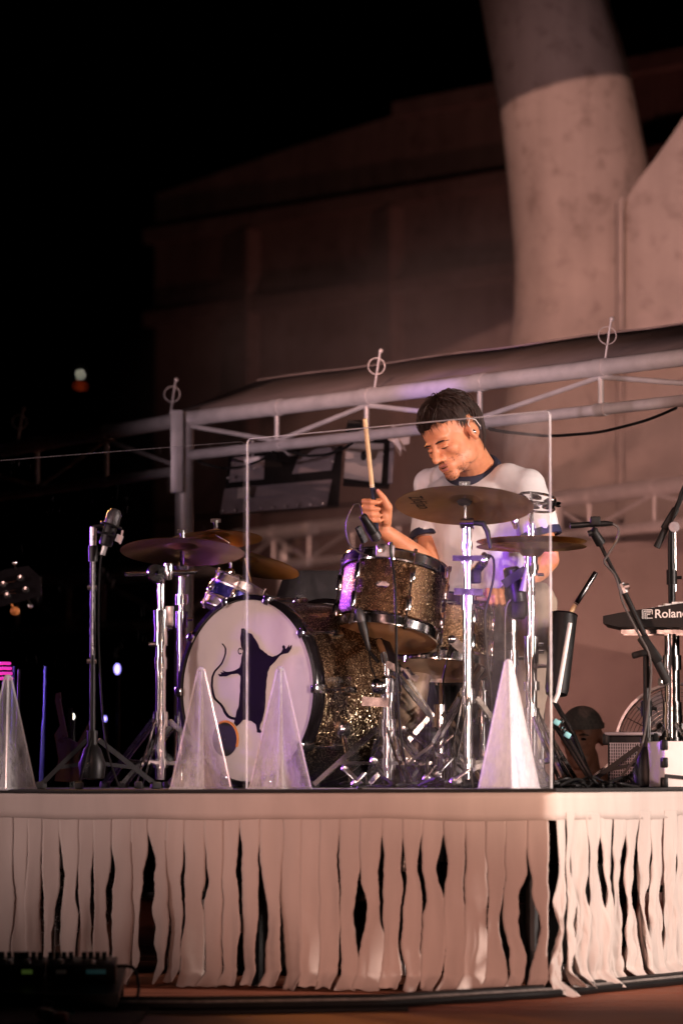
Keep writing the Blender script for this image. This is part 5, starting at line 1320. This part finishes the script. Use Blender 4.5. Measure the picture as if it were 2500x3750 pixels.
for (x, y, d, m_, lab, r) in ((430, 2450, 17, 'lamp_violet', 'glowing violet stage lamp dot behind the left stands', (.014, .012, .024)), (266, 2624, 14.6, 'lamp_white', 'small glowing white lamp above the dark guitar', (.010, .009, .013)), (385, 2632, 17, 'lamp_violet', 'dim small violet lamp low in the dark', (.008, .008, .012))):
    p = at(x, y, d); fz = 0 if d > 16 else RZ
    t = thing('stage_lamp', V((p.x, p.y, fz)), lab, 'lamp')
    MB().ell(p, r).build('bulb', M[m_], t)
    MB().tube([V((p.x, p.y + .06, fz)), V((p.x, p.y + .06, p.z))], .008, 8).build('post', M['blackmetal'], t)
    MB().lathe([(r[0] * .5, .06), (r[0] * 1.6, .05), (r[0] * 1.9, .0)], p, frame((0, -1, 0)), 16).build('housing', M['blackmetal'], t) if False else MB().lathe([(.004, -.055), (r[0] * 1.3, -.05), (r[0] * 1.5, -.012)], p, frame((0, -1, 0)), 16).build('housing', M['blackmetal'], t)
p = at(18, 2455, 13.7); m = MB()
tt = thing('led_coil', V((p.x, p.y, RZ)), 'coil of magenta glowing light rope above the leftmost pyramid', 'light rope')
for k in range(4): MB().torus(p + V((0, 0, .025 - .018 * k)), None, .018 + .003 * k, .006, 20, 6).build('coil', M['lamp_pink'], tt)
MB().tube([V((p.x, p.y, RZ)), p + V((0, 0, .03))], .008, 8).build('post', M['blackmetal'], tt)

# ================================================================ PEDALBOARD
pb = thing('pedalboard', V((at(220, 3600, 10.9).x, 10.9, .012)), 'black sloping pedalboard on the stage floor', 'pedalboard')
bl, br = at(-160, 3600, 10.9).x, at(455, 3600, 10.9).x
def pp(x, y, z): return V((x, y, z))
MB().add([pp(bl, 10.62, .055), pp(br, 10.62, .055), pp(br, 11.0, .115), pp(bl, 11.0, .115), pp(bl, 10.62, .03), pp(br, 10.62, .03), pp(br, 11.0, .09), pp(bl, 11.0, .09)], [(0, 1, 2, 3), (4, 7, 6, 5), (0, 4, 5, 1), (1, 5, 6, 2), (2, 6, 7, 3), (3, 7, 4, 0)]).build('board', M['blackmetal'], pb, smooth=False)
for x in (bl + .02, br - .02):
    for y, z in ((10.64, .035), (10.97, .095)):
        MB().box((x, y, .012 + (z - .012) / 2), (.03, .03, z - .012)).build('leg', M['blackmetal'], pb, smooth=False)
pr = random.Random(11)
defs = [('black effects pedal with a green display', 'blackplastic', 'lamp_green', 110), ('black effects pedal with a cyan display beside the board end', 'blackmetal', 'lamp_cyan', 345), ('black switch pedal with a small white label', 'blackplastic', 'whiteprint', 225), ('black effects pedal bristling with knobs', 'blackmetal', None, 45), ('black effects pedal with cyan tape at the edge', 'blackplastic', 'cyan_tape', -40)]
for i, (lab, bm2, lm, px) in enumerate(defs):
    x = at(px, 3560, 10.85).x
    y0, z0 = 10.83, .09
    t = thing('effects_pedal', V((x, y0, z0)), lab, 'pedal')
    PM = Euler((R_(9), 0, R_(pr.uniform(-6, 6)))).to_matrix()
    c = V((x, y0, z0 + .024))
    MB().box(c, (.082 if i != 1 else .13, .13, .046), PM, .005).build('enclosure', M[bm2], t)
    if lm: MB().box(c + PM @ V((0 if i != 1 else .01, -.0665, .006)), (.030 if i != 1 else .055, .003, .012), PM).build('display' if 'display' in lab else 'label_plate', M[lm], t, smooth=False)
    for k in range(4):
        MB().tube([c + PM @ V((-.028 + .019 * k, .03, .022)), c + PM @ V((-.028 + .019 * k, .03, .042))], .007, 10).build('knob', M['blackplastic'], t)
    MB().tube([c + PM @ V((0, -.035, .022)), c + PM @ V((0, -.035, .034))], .009, 10).build('foot_switch', M['chrome_worn'], t)
cable('pedal_cable', 'teal cable with white tape crossing in front of the pedalboard', [V((at(-150, 3600, 10.5).x, 10.5, .04)), V((at(60, 3600, 10.5).x, 10.48, .062)), V((at(190, 3600, 10.45).x, 10.44, .04)), V((at(270, 3600, 10.4).x, 10.42, .018))], .0055, None, 'teal')
MB().tube([V((at(158, 3600, 10.45).x, 10.447, .0455)), V((at(200, 3600, 10.45).x, 10.437, .0375))], .0085, 10).build('tape_band', M['whitetape'], loc=(at(180, 3600, 10.45).x, 10.44, .03), label='white tape band wrapped round the teal cable', cat='tape')
cable('pedal_cable', 'black cable looping down from the pedalboard end', [V((br - .03, 10.85, .12)), V((br + .03, 10.84, .115)), V((br + .045, 10.82, .05)), V((br + .02, 10.8, .006))], .005)
cable('pedal_cable', 'black cable trailing from the pedalboard along the stage', [V((br - .1, 10.6, .02)), V((br + .05, 10.55, .012)), V((br + .3, 10.6, .008)), V((br + .8, 10.75, .008))], .008)
MB().box((at(170, 3750, 10.1).x, 10.12, .03), (.05, .05, .03), Euler((.2, .2, .5)).to_matrix(), .008).build('cable_plug', M['whitetape'], loc=(at(170, 3750, 10.1).x, 10.12, .015), label='pale plug lying on the mat before the pedalboard', cat='plug')
MB().box((at(220, 3750, 10.1).x, 10.1, .025), (.04, .05, .024), None, .006).build('cable_plug', simple('red_plastic', (.45, .02, .02), .4), loc=(at(220, 3750, 10.1).x, 10.1, .013), label='red plug lying beside the pale plug', cat='plug')
# ================================================================ PEOPLE
def sausage(m, pts, rs, n=14):
    """chain of balls and tubes (remeshed later into one surface)"""
    m.tube(pts, rs, n)
    for p, r in zip(pts, rs): m.ell(p, (r, r, r), None, n, 8)
def loft(m, secs, n=28):
    """secs: (centre, a, b, ax, ay)"""
    vs = []; fs = []
    for (c, a, b, ax, ay) in secs:
        for k in range(n):
            t = 2 * math.pi * k / n; ct, st_ = math.cos(t), math.sin(t)
            e = 2.6
            q = (abs(ct) ** e + abs(st_) ** e) ** (-1 / e)
            vs.append(c + ax * (a * ct * q) + ay * (b * st_ * q))
    for i in range(len(secs) - 1):
        for k in range(n):
            k2 = (k + 1) % n; fs.append((i * n + k, i * n + k2, (i + 1) * n + k2, (i + 1) * n + k))
    fs.append(tuple(range(n - 1, -1, -1))); fs.append(tuple((len(secs) - 1) * n + k for k in range(n)))
    m.add(vs, fs)
DF = V((-.53, -.848, 0)); DR = V((-.848, .53, 0))          # drummer: facing, his right-hand side
seat = V((at(1765, 2850, 13.85).x, 13.85, RZ))
dr = thing('person', seat, 'drummer in white ringer t-shirt raising a stick, looking down to the side', 'person')
# ---- throne
th, tbs = stand('drum_throne', 'round black drum throne under the drummer', seat, RZ + .50, .25, .24, .5, .016, .013, .34)
MB().lathe([(.001, .0), (.13, .0), (.155, .02), (.16, .06), (.14, .085), (.001, .09)], V((seat.x, seat.y, RZ + .50)), None, 28).build('cushion', M['blackcloth'], th)
# ---- head
HS = 1.13
HCt = at(1652, 1590, 13.5)
HM = Matrix.Rotation(R_(-15), 3, 'Y') @ Matrix.Rotation(R_(-47), 3, 'Z') @ Matrix.Rotation(R_(16), 3, 'X')
def hp_(x, y, z): return HCt + HM @ (V((x, y, z)) * HS)
def hell(m, c, r, nu=18, nv=12): m.ell(hp_(*c), tuple(q * HS for q in r), HM, nu, nv)
b = MB()
hell(b, (0, .018, .035), (.073, .092, .083), 24, 16)
hell(b, (0, -.024, -.022), (.062, .068, .080))
hell(b, (0, -.034, -.076), (.051, .052, .042))
for s in (-1, 1):
    hell(b, (.035 * s, -.004, -.064), (.022, .047, .042))
    hell(b, (.038 * s, -.058, -.030), (.025, .026, .022))
    hell(b, (.028 * s, -.082, .004), (.026, .013, .008))
    hell(b, (.011 * s, -.098, -.048), (.009, .011, .008))
hell(b, (0, -.076, -.108), (.027, .022, .020))
hell(b, (0, -.062, .036), (.052, .030, .048))
sausage(b, [hp_(0, -.088, .002), hp_(0, -.104, -.026), hp_(0, -.114, -.043)], [.0090 * HS, .0100 * HS, .0125 * HS], 12)
hell(b, (0, -.080, -.076), (.034, .020, .026))
for s in (-1, 1):
    hell(b, (.074 * s, .016, -.014), (.009, .020, .031))
    b.torus(hp_(.079 * s, .018, -.012), HM @ frame((s, .25, .1), (0, 1, 0)), .021 * HS, .0055 * HS, 20, 8)
    hell(b, (.079 * s, .012, -.036), (.007, .009, .010))
nb, ntop = at(1748, 1735, 13.66), hp_(0, .03, -.06)
sausage(b, [nb, nb.lerp(ntop, .5) + V((0, .0, 0)), ntop], [.075, .066, .062], 18)
b.ell(at(1690, 1690, 13.6), (.04, .05, .06))
# ---- shoulders / arms
shR, shL = at(1574, 1776, 13.80), at(1930, 1780, 13.53)
elR, wrR = at(1572, 2078, 13.66), at(1408, 1945, 13.50)
elL, wrL = at(2006, 2050, 13.50), at(1878, 2165, 13.28)
sausage(b, [shR, shL], [.06, .06])
sausage(b, [shR, shR.lerp(elR, .4), elR.lerp(shR, .1), elR], [.055, .051, .043, .040])
sausage(b, [elR, elR.lerp(wrR, .28), elR.lerp(wrR, .62), wrR], [.040, .044, .036, .027])
sausage(b, [shL, shL.lerp(elL, .4), elL.lerp(shL, .1), elL], [.055, .051, .043, .040])
sausage(b, [elL, elL.lerp(wrL, .28), elL.lerp(wrL, .62), wrL], [.040, .044, .036, .027])
# ---- right hand round the raised stick
sk0, sk1 = at(1379, 1942, 13.46), at(1336, 1533, 13.36)
sdir = (sk1 - sk0).normalized()
def st_at(py): 
    t = (1942 - py) / (1942 - 1533); return sk0.lerp(sk1, t)
def hand(m, wr, stick_at, ys, sx=1):
    px = .00097
    c = stick_at((ys[0] + ys[-1]) / 2)
    knl = []
    for i, y in enumerate(ys):
        s = stick_at(y); k = [1.0, 1.06, 1.0, .86][i]
        K = s + V((.026, .040, .004)); P1 = s + V((-.028 * k, .034, .004)); P2 = s + V((-.036 * k, -.008, .001)); P3 = s + V((-.010 * k, -.026, -.003)); P4 = s + V((.016, -.023, -.005))
        sausage(m, [K, P1, P2, P3, P4], [.0115, .0105, .0100, .0092, .0082], 10)
        knl.append(K)
    for i in range(len(knl)): sausage(m, [knl[i], wr.lerp(knl[i], .35), wr], [.014, .017, .022], 10)
    th0 = wr + V((.006, -.012, .030)); s = stick_at(ys[0] + 5)
    th1 = c + V((.047, -.010, .012)); th2 = stick_at(ys[0] - 8) + V((.034, -.014, .006)); th3 = stick_at(ys[0] - 24) + V((.018, -.012, .012))
    sausage(m, [th0, th1, th2, th3], [.019, .017, .0118, .0092], 12)
    m.ell(c + V((.036, .012, -.012)), (.020, .026, .040), None, 14, 10)
    return th3
thumb = hand(b, wrR, st_at, [1836, 1860, 1883, 1904])
# left hand (behind the hi-hat, holding the other stick over the snare)
l0, l1 = at(1868, 2196, 13.20), at(1640, 2190, 13.22)
lax = (l1 - l0).normalized()
for i in range(4):
    s = l0 + lax * (.012 + .021 * i)
    sausage(b, [s + V((.02, .03, .022)), s + V((-.005, -.006, .03)), s + V((-.004, -.026, .008)), s + V((.002, -.020, -.014)), s + V((.006, .002, -.020))], [.0115, .0105, .0098, .009, .0082], 10)
    sausage(b, [s + V((.02, .03, .022)), wrL], [.014, .022], 10)
sausage(b, [wrL, l0 + lax * .05 + V((0, .016, .018)), l0 + lax * .088 + V((0, .006, .018))], [.02, .0125, .009], 10)
body = remesh(b.build('body', M['skin'], dr), .0042, 5, .5)
bm = bmesh.new(); bm.from_mesh(body.data); og = ORG[dr.as_pointer()]; HI = HM.inverted()
face = [v for v in bm.verts if (lambda q: q.y < .01 and abs(q.x) < .068 * HS and -.15 < q.z < .14 and not (q.y < -.100 * HS and abs(q.x) < .02 and -.062 < q.z < -.01))(HI @ (v.co + og - HCt))]
for _ in range(9): bmesh.ops.smooth_vert(bm, verts=face, factor=.5, use_axis_x=True, use_axis_y=True, use_axis_z=True)
bm.to_mesh(body.data); bm.free()
# ---- t-shirt
def tor(py, a, b_, dx=0, dy=0):
    c = at(1752 + dx, py, 13.68); c.z = at(1752, py, 13.68).z
    return (c + V((0, dy, 0)), a, b_, DR, DF)
s = MB()
loft(s, [tor(2205, .158, .125, 8, .06), tor(2140, .160, .128, 4, .05), tor(2060, .162, .128, 0, .03), tor(1970, .170, .128, -4, .015), tor(1890, .190, .130, -6, 0), tor(1825, .200, .126, -6, 0), tor(1780, .188, .110, -4, 0), tor(1754, .148, .096, -2, 0), tor(1736, .108, .086, 0, 0)])
cuR, cuL = shR.lerp(elR, .66), shL.lerp(elL, .66)
for (sh, cu, el) in ((shR, cuR, elR), (shL, cuL, elL)):
    sausage(s, [sh.lerp(nb, .4), sh, sh.lerp(cu, .45)], [.066, .062, .063], 20)
    s.tube([sh.lerp(cu, .3), sh.lerp(cu, .6), cu], [.060, .064, .067], 24)
so = s.build('t_shirt', M['shirt'], dr)
remesh(so, .006, 8, .5)
# soft folds in the jersey
def displace(o, fn):
    me = o.data; og = o.parent and ORG[o.parent.as_pointer()]
    nr = [v.normal.copy() for v in me.vertices]; co = [v.co.copy() for v in me.vertices]
    out = []
    for c, n_ in zip(co, nr): out += list(c + n_ * fn(c + og, n_))
    me.vertices.foreach_set('co', out); me.update()
def ridged(q): return 1 - 2 * abs(noise.noise(q))
def folds(w, n_):
    low = max(0, min(1, (1.70 - w.z) / .30))
    side = w.x - .49
    d = .006 * noise.noise(V((w.x * 7, w.y * 7, w.z * 4)))
    # drapes running down from the armpits towards the belly
    d += (.002 + .010 * low) * (ridged(V((side * 11 - w.z * 4.5, w.y * 3, w.z * 2.2 + 5))) - .3)
    d += .004 * low * ridged(V((side * 22 + w.z * 9, w.y * 6, w.z * 5)))
    if w.z < 1.44: d += .010 * (1.44 - w.z) / .12 * ridged(V((w.x * 5, w.y * 5, w.z * 24)))
    return d
displace(so, folds)
# collar and cuffs
for nm, c, d, rr, tk in (('sleeve_cuff', cuR, (elR - shR), .0745, .020), ('sleeve_cuff', cuL, (elL - shL), .0745, .020)):
    Mx = frame(d, (1, 0, 0)); MB().lathe([(rr - .012, -tk * .7), (rr - .002, -tk * .8), (rr, 0), (rr - .001, tk * .55), (rr - .012, tk * .55)], c, Mx, 32, True).build(nm, M['navy'], dr)
ncol = at(1742, 1716, 13.655); nd = (ncol - at(1748, 1790, 13.72)).normalized()
NM = frame(V((-.24, -.50, .83)), (1, 0, 0))
MB().lathe([(.080, -.012), (.100, -.018), (.103, -.006), (.094, .010), (.084, .014), (.078, .006)], at(1730, 1716, 13.645), NM, 40, True).build('collar', M['navy'], dr)
# ---- trousers
hR, hL = at(1700, 2225, 13.92), at(1835, 2225, 13.78)
kR, kL_ = at(1535, 2300, 13.42), at(1968, 2200, 13.28)
fR, fL = at(1480, 2840, 13.50), at(1915, 2835, 13.22)
fR.z = RZ + .09; fL.z = RZ + .09
p = MB()
sausage(p, [hR, hL], [.105, .105], 18)
p.ell((hR + hL) / 2 + V((0, 0, .03)), (.17, .13, .11))
sausage(p, [hR, hR.lerp(kR, .5), kR, kR.lerp(fR, .45), fR], [.095, .085, .066, .062, .056], 18)
sausage(p, [hL, hL.lerp(kL_, .5), kL_, kL_.lerp(fL, .45), fL], [.095, .085, .066, .062, .056], 18)
po = remesh(p.build('trousers', M['trousers'], dr), .010, 5, .5)
displace(po, lambda w, n_: .010 * noise.noise(V((w.x * 10, w.y * 10, w.z * 16))) + .004 * noise.noise(w * 40))
MB().lathe([(.150, 0), (.168, .0), (.168, .03), (.150, .03)], V((at(1755, 2190, 13.74).x, 13.745, at(1750, 2192, 13.74).z)), Matrix((DR * 1.0, DF * .8, V((0, 0, 1)))).transposed(), 36, True).build('belt', M['blackcloth'], dr)
for f, k in ((fR, kR), (fL, kL_)):
    d = V((-.3, -.95, 0)).normalized(); sd_ = V((-d.y, d.x, 0)); q = MB()
    bb_ = V((f.x, f.y, RZ))
    q.ell(bb_ + d * .06 + V((0, 0, .045)), (.05, .12, .042), Matrix((sd_, d, V((0, 0, 1)))).transposed()); q.ell(bb_ - d * .02 + V((0, 0, .06)), (.045, .06, .055), Matrix((sd_, d, V((0, 0, 1)))).transposed())
    q.box(bb_ + d * .05 + V((0, 0, .012)), (.085, .27, .022), Matrix((sd_, d, V((0, 0, 1)))).transposed(), .01)
    remesh(q.build('shoe', M['blackcloth'], dr), .007, 4)
# ---- hair: cap and locks
def hsurf(th, ph, g=1.0):
    """point on the cranium; th from crown, ph around (0 = front -Y, + = his left +X)"""
    x = .0745 * math.sin(th) * math.sin(ph); y = .018 - (.094 + .012 * max(0, math.cos(ph))) * math.sin(th) * math.cos(ph); z = .035 + .086 * math.cos(th)
    return V((x * g, (y - .018) * g + .018, (z - .035) * g + .035))
def hairline(ph):
    a = abs((ph + math.pi) % (2 * math.pi) - math.pi)
    if a < 1.0: return 1.38
    if a < 1.45: return 1.38 + (a - 1.0) / .45 * .40
    if a < 1.75: return 1.54
    return min(2.35, 1.54 + (a - 1.75) / .5 * .75)
vs = []; fs = []; NU, NV = 40, 16
for j in range(NV + 1):
    for i in range(NU):
        ph = 2 * math.pi * i / NU; th_ = hairline(ph) * j / NV
        g = 1.075 + .03 * noise.noise(V((ph * 3, th_ * 4, 0))) - .05 * (j / NV) ** 6
        q = hsurf(th_, ph, g); vs.append(hp_(q.x, q.y, q.z))
for j in range(NV):
    for i in range(NU):
        i2 = (i + 1) % NU; fs.append((j * NU + i, j * NU + i2, (j + 1) * NU + i2, (j + 1) * NU + i))
hr = MB().add(vs, fs).build('hair', M['hair'], dr)
rh = random.Random(9); hl = MB()
def lock(ph, t0, t1, lift, w, drift=0, droop=0):
    pts = []; N = 6
    for k in range(N + 1):
        t = t0 + (t1 - t0) * k / N; pp_ = ph + drift * (k / N)
        g = 1.08 + lift * math.sin(math.pi * min(1, k / N * 1.1)) * .5 + lift * .3
        q = hsurf(min(t, 2.6), pp_, g)
        if t > 1.57 and droop: q.z -= droop * (t - 1.57) * .06
        pts.append(hp_(q.x, q.y, q.z))
    hl.tube(pts, [w * (.6 + .6 * math.sin(math.pi * min(1, k / N + .25))) * (1 if k < N else .15) for k in range(N + 1)], 5, True, .45)
for _ in range(720):
    ph = rh.uniform(-math.pi, math.pi); hlx = hairline(ph)
    t0 = rh.uniform(.05, max(.2, hlx - .6)); t1 = min(hlx + rh.uniform(.0, .14), t0 + rh.uniform(.6, 1.1))
    lock(ph, t0, t1, rh.uniform(0, .09), rh.uniform(.0012, .0028) , rh.uniform(-.35, .35))
for _ in range(240):     # tousled locks lifting off the crown
    ph = rh.uniform(-math.pi, math.pi); t0 = rh.uniform(.1, .9)
    lock(ph, t0, t0 + rh.uniform(.35, .7), rh.uniform(.06, .22), rh.uniform(.0010, .0022), rh.uniform(-.5, .5))
for k in range(90):      # fringe
    ph = -1.05 + 2.1 * k / 89 + rh.uniform(-.04, .04)
    lock(ph, .75, hairline(ph) + rh.uniform(-.12, .26), rh.uniform(.03, .10), rh.uniform(.0012, .0026), rh.uniform(-.12, .26))
for k in range(34):      # longer hair at the nape
    ph = math.pi + rh.uniform(-1.1, 1.1)
    lock(ph, 1.3, rh.uniform(2.2, 2.6), rh.uniform(.05, .14), rh.uniform(.003, .005), rh.uniform(-.15, .15), 1)
for k in range(16):      # sideburn locks in front of the ear
    for s in (-1, 1):
        lock(s * (1.22 + rh.uniform(0, .28)), 1.0, 1.72 + rh.uniform(-.1, .2), .03, .0032, rh.uniform(-.08, .08))
hl.build('hair_locks', M['hair'], hr)
# ---- face details
for s in (-1, 1):
    MB().tube([hp_(.012 * s, -.0955, .0035), hp_(.028 * s, -.0975, .0065), hp_(.044 * s, -.088, .004), hp_(.053 * s, -.075, -.002)], [.0020 * HS, .0032 * HS, .0028 * HS, .0010 * HS], 8, True, .6).build('eyebrow', M['hair'], dr)
    e = MB(); hell(e, (.031 * s, -.0815, -.014), (.0125, .0085, .0075), 14, 10); e.build('eyelid', M['skin'], dr)
    MB().tube([hp_(.019 * s, -.0885, -.017), hp_(.031 * s, -.0912, -.0195), hp_(.044 * s, -.083, -.018)], [.0008, .0020, .0008], 6, True, .5).build('lash_line', M['hair'], dr)
e = MB(); hell(e, (0, -.0975, -.0695), (.020, .006, .0042), 14, 8); hell(e, (0, -.096, -.083), (.017, .0065, .0050), 14, 8); e.build('lips', M['lips'], dr)
MB().tube([hp_(-.018, -.0975, -.0755), hp_(0, -.1020, -.0765), hp_(.018, -.0975, -.0755)], [.0008, .0024, .0008], 6).build('mouth_line', M['print'], dr)
# stubble: moustache, chin and jaw shells just off the skin
sv = MB(); rs2 = random.Random(4)
def bris(x, y, z, dz=-.004, nrm=(0, -1, 0)):
    n_ = V(nrm).normalized(); a = hp_(x, y, z); c_ = a + HM @ (n_ * .0025 + V((rs2.uniform(-.0015, .0015), 0, dz)))
    sv.tube([a, c_], [.0007, .0003], 3)
import mathutils
dg = bpy.context.evaluated_depsgraph_get()
tree = mathutils.bvhtree.BVHTree.FromObject(body, dg)
org = ORG[dr.as_pointer()]
for _ in range(2600):
    x = rs2.uniform(-.062, .062); z = rs2.uniform(-.128, -.040)
    must = abs(x) < .03 and -.068 < z < -.053
    chin = z < -.090 and abs(x) < .045
    jaw = abs(x) > .036 and z < -.045 - .2 * (.062 - abs(x))
    if not (must or (chin and rs2.random() < .55) or (jaw and rs2.random() < .3)): continue
    o = hp_(x * 1.25, -.20, z) - org; d = HM @ V((-x * 1.2, 1, 0)).normalized()
    loc, nr, idx, dist = tree.ray_cast(o, d)
    if loc is None or dist > .24: continue
    a = loc + org - nr * .001; sv.tube([a, a + nr * .0022 + HM @ V((rs2.uniform(-.001, .001), 0, -.0035))], [.0008, .0003], 3)
sv.build('stubble', M['hair'], dr, smooth=False)
# ear piece and wire on his left ear
e = MB(); hell(e, (.083, .010, -.018), (.006, .007, .008), 12, 8); e.build('ear_monitor', M['badge'], dr)
MB().tube([hp_(.083, .006, -.012), hp_(.086, -.002, .012), hp_(.086, .016, .026), hp_(.085, .038, .012), hp_(.080, .050, -.016)], .0016, 6).build('ear_wire', M['whitetape'], dr)
# thumb nail
MB().ell(thumb + V((-.002, -.0085, .002)), (.0055, .0025, .007), None, 10, 6).build('thumb_nail', M['lips'], dr)
# sticks
def stick(a, b_, gripf, label):
    t = thing('drumstick', a, label, 'drumstick'); g = a.lerp(b_, gripf)
    MB().tube([g, a.lerp(b_, .93), a.lerp(b_, .985), b_], [.0079, .0079, .0076, .006], 12).build('wood_shaft', M['woodstick'], t)
    MB().tube([a, a.lerp(b_, .01), g], [.0068, .0083, .0083], 12).build('grip_tape', M['navy'], t)
    for k in (0, .018): MB().torus(g + (b_ - a) * k, frame(b_ - a), .0084, .0011, 14, 4).build('ring_mark', M['whitetape'], t)
    return t
stick(sk0, sk1, .39, 'drumstick with navy grip held upright in the raised hand')
stick(l0 - lax * .06, l1, .3, 'drumstick held low over the snare drum')

# ---- crew member crouching behind the riser
cx = at(2128, 2700, 14.95)
cm = thing('person', V((cx.x, cx.y + .05, 0)), 'crew member in a grey cap crouching behind the riser, only head showing', 'person')
q = MB(); ch = cx
CM = Euler((R_(4), 0, R_(-18))).to_matrix()
def cp(x, y, z): return ch + CM @ V((x, y, z))
for c, r in (((0, .015, .03), (.076, .094, .085)), ((0, -.03, -.03), (.062, .066, .08)), ((0, -.045, -.085), (.05, .048, .036)), ((0, -.082, -.105), (.02, .018, .018)), ((.042, -.066, -.02), (.02, .018, .016)), ((-.042, -.066, -.02), (.02, .018, .016)), ((.078, .016, -.01), (.01, .02, .03)), ((-.078, .016, -.01), (.01, .02, .03)), ((0, -.088, .02), (.048, .012, .009))):
    q.ell(cp(*c), r, CM)
sausage(q, [cp(0, -.094, .012), cp(0, -.118, -.03)], [.009, .013], 10)
sausage(q, [cp(0, .02, -.08), cp(0, .05, -.2)], [.06, .065], 14)
hip = V((cx.x + .05, cx.y + .12, .22))
sausage(q, [cp(0, .05, -.24), hip], [.13, .13], 16)
arm = []
for s in (-1, 1):
    sausage(q, [cp(.15 * s, .06, -.27), cp(.22 * s, .0, -.5), V((cx.x + .12 * s, cx.y - .12, .3))], [.05, .042, .03], 12)
    sausage(q, [hip, V((cx.x + .16 * s, cx.y - .16, .36)), V((cx.x + .15 * s, cx.y + .06, .07))], [.09, .07, .05], 12)
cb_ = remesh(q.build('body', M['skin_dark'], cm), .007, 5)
j = MB(); 
loft(j, [(cp(0, .06, -.17), .07, .07, CM @ V((1, 0, 0)), CM @ V((0, 1, 0))), (cp(0, .06, -.21), .15, .10, CM @ V((1, 0, 0)), CM @ V((0, 1, 0))), (cp(0, .06, -.27), .20, .13, CM @ V((1, 0, 0)), CM @ V((0, 1, 0))), (cp(0, .07, -.5), .18, .14, CM @ V((1, 0, 0)), CM @ V((0, 1, 0))), (hip, .17, .15, CM @ V((1, 0, 0)), CM @ V((0, 1, 0)))])
for s in (-1, 1): sausage(j, [cp(.15 * s, .06, -.26), cp(.22 * s, .0, -.5), V((cx.x + .13 * s, cx.y - .10, .32))], [.07, .06, .05], 12)
remesh(j.build('jacket', M['blackcloth'], cm), .012, 4)
j = MB()
for s in (-1, 1): sausage(j, [hip, V((cx.x + .16 * s, cx.y - .16, .36)), V((cx.x + .15 * s, cx.y + .06, .1))], [.11, .085, .065], 12)
remesh(j.build('trousers', M['blackcloth'], cm), .012, 4)
for s in (-1, 1): MB().box((cx.x + .15 * s, cx.y + .0, .04), (.09, .26, .08), None, .02).build('shoe', M['blackcloth'], cm)
k = MB(); vs = []; fs = []
for jj in range(9):
    for i in range(32):
        ph = 2 * math.pi * i / 32; th_ = 1.42 * jj / 8
        vs.append(cp(.083 * math.sin(th_) * math.cos(ph), .012 + .102 * math.sin(th_) * math.sin(ph), .035 + .088 * math.cos(th_)))
for jj in range(8):
    for i in range(32): fs.append((jj * 32 + i, jj * 32 + (i + 1) % 32, (jj + 1) * 32 + (i + 1) % 32, (jj + 1) * 32 + i))
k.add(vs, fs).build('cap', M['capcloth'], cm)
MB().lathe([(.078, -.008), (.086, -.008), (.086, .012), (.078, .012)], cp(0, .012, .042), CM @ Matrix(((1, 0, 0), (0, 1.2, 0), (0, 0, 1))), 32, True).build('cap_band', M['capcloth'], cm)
for s in (-1, 1):
    MB().tube([cp(.016 * s, -.098, .014), cp(.032 * s, -.098, .018), cp(.05 * s, -.082, .012)], [.002, .004, .002], 6).build('eyebrow', M['hair'], cm)
    MB().ell(cp(.031 * s, -.089, -.002), (.011, .006, .005), CM, 10, 6).build('eye', M['print'], cm)
MB().ell(cp(0, -.096, -.066), (.022, .008, .006), CM, 12, 6).build('lips', M['lips'], cm)

# ================================================================ SMOKE
def smoke(name, c, size, density, label):
    t = NT('stage_smoke'); t.t.nodes.remove(t.b)
    vol = t.n('ShaderNodeVolumePrincipled'); vol.inputs['Color'].default_value = (.92, .80, .76, 1); vol.inputs['Anisotropy'].default_value = .1
    nz = t.noise(.9, 3, .55, stretch=(1, 1, 1.5))
    vl = t.n('ShaderNodeVectorMath', operation='MULTIPLY'); vl.inputs[1].default_value = tuple(2 / s for s in size)
    t.l(t.co(), vl.inputs[0]); ln = t.n('ShaderNodeVectorMath', operation='LENGTH'); t.l(vl.outputs[0], ln.inputs[0])
    fo = t.n('ShaderNodeMapRange', interpolation_type='SMOOTHSTEP'); fo.inputs['From Min'].default_value = .25; fo.inputs['From Max'].default_value = .98
    fo.inputs['To Min'].default_value = 1; fo.inputs['To Max'].default_value = 0; t.l(ln.outputs[1], fo.inputs[0])
    mr = t.n('ShaderNodeMapRange'); mr.inputs['From Min'].default_value = .36; mr.inputs['From Max'].default_value = .66; mr.inputs['To Max'].default_value = density
    t.l(nz.outputs[0], mr.inputs[0]); mu = t.n('ShaderNodeMath', operation='MULTIPLY'); t.l(mr.outputs[0], mu.inputs[0]); t.l(fo.outputs[0], mu.inputs[1])
    t.l(mu.outputs[0], vol.inputs['Density']); t.l(vol.outputs[0], t.out.inputs['Volume'])
    MB().box(c, size).build(name, t.m, loc=c, smooth=False, label=label, cat='smoke', kind='stuff')
smoke('smoke', (1.35, 17.4, 1.95), (5.6, 5.4, 3.1), .34, 'thin brown-lit stage smoke drifting behind the drummer')
S.cycles.volume_step_rate = 2.0
S.cycles.volume_bounces = 0
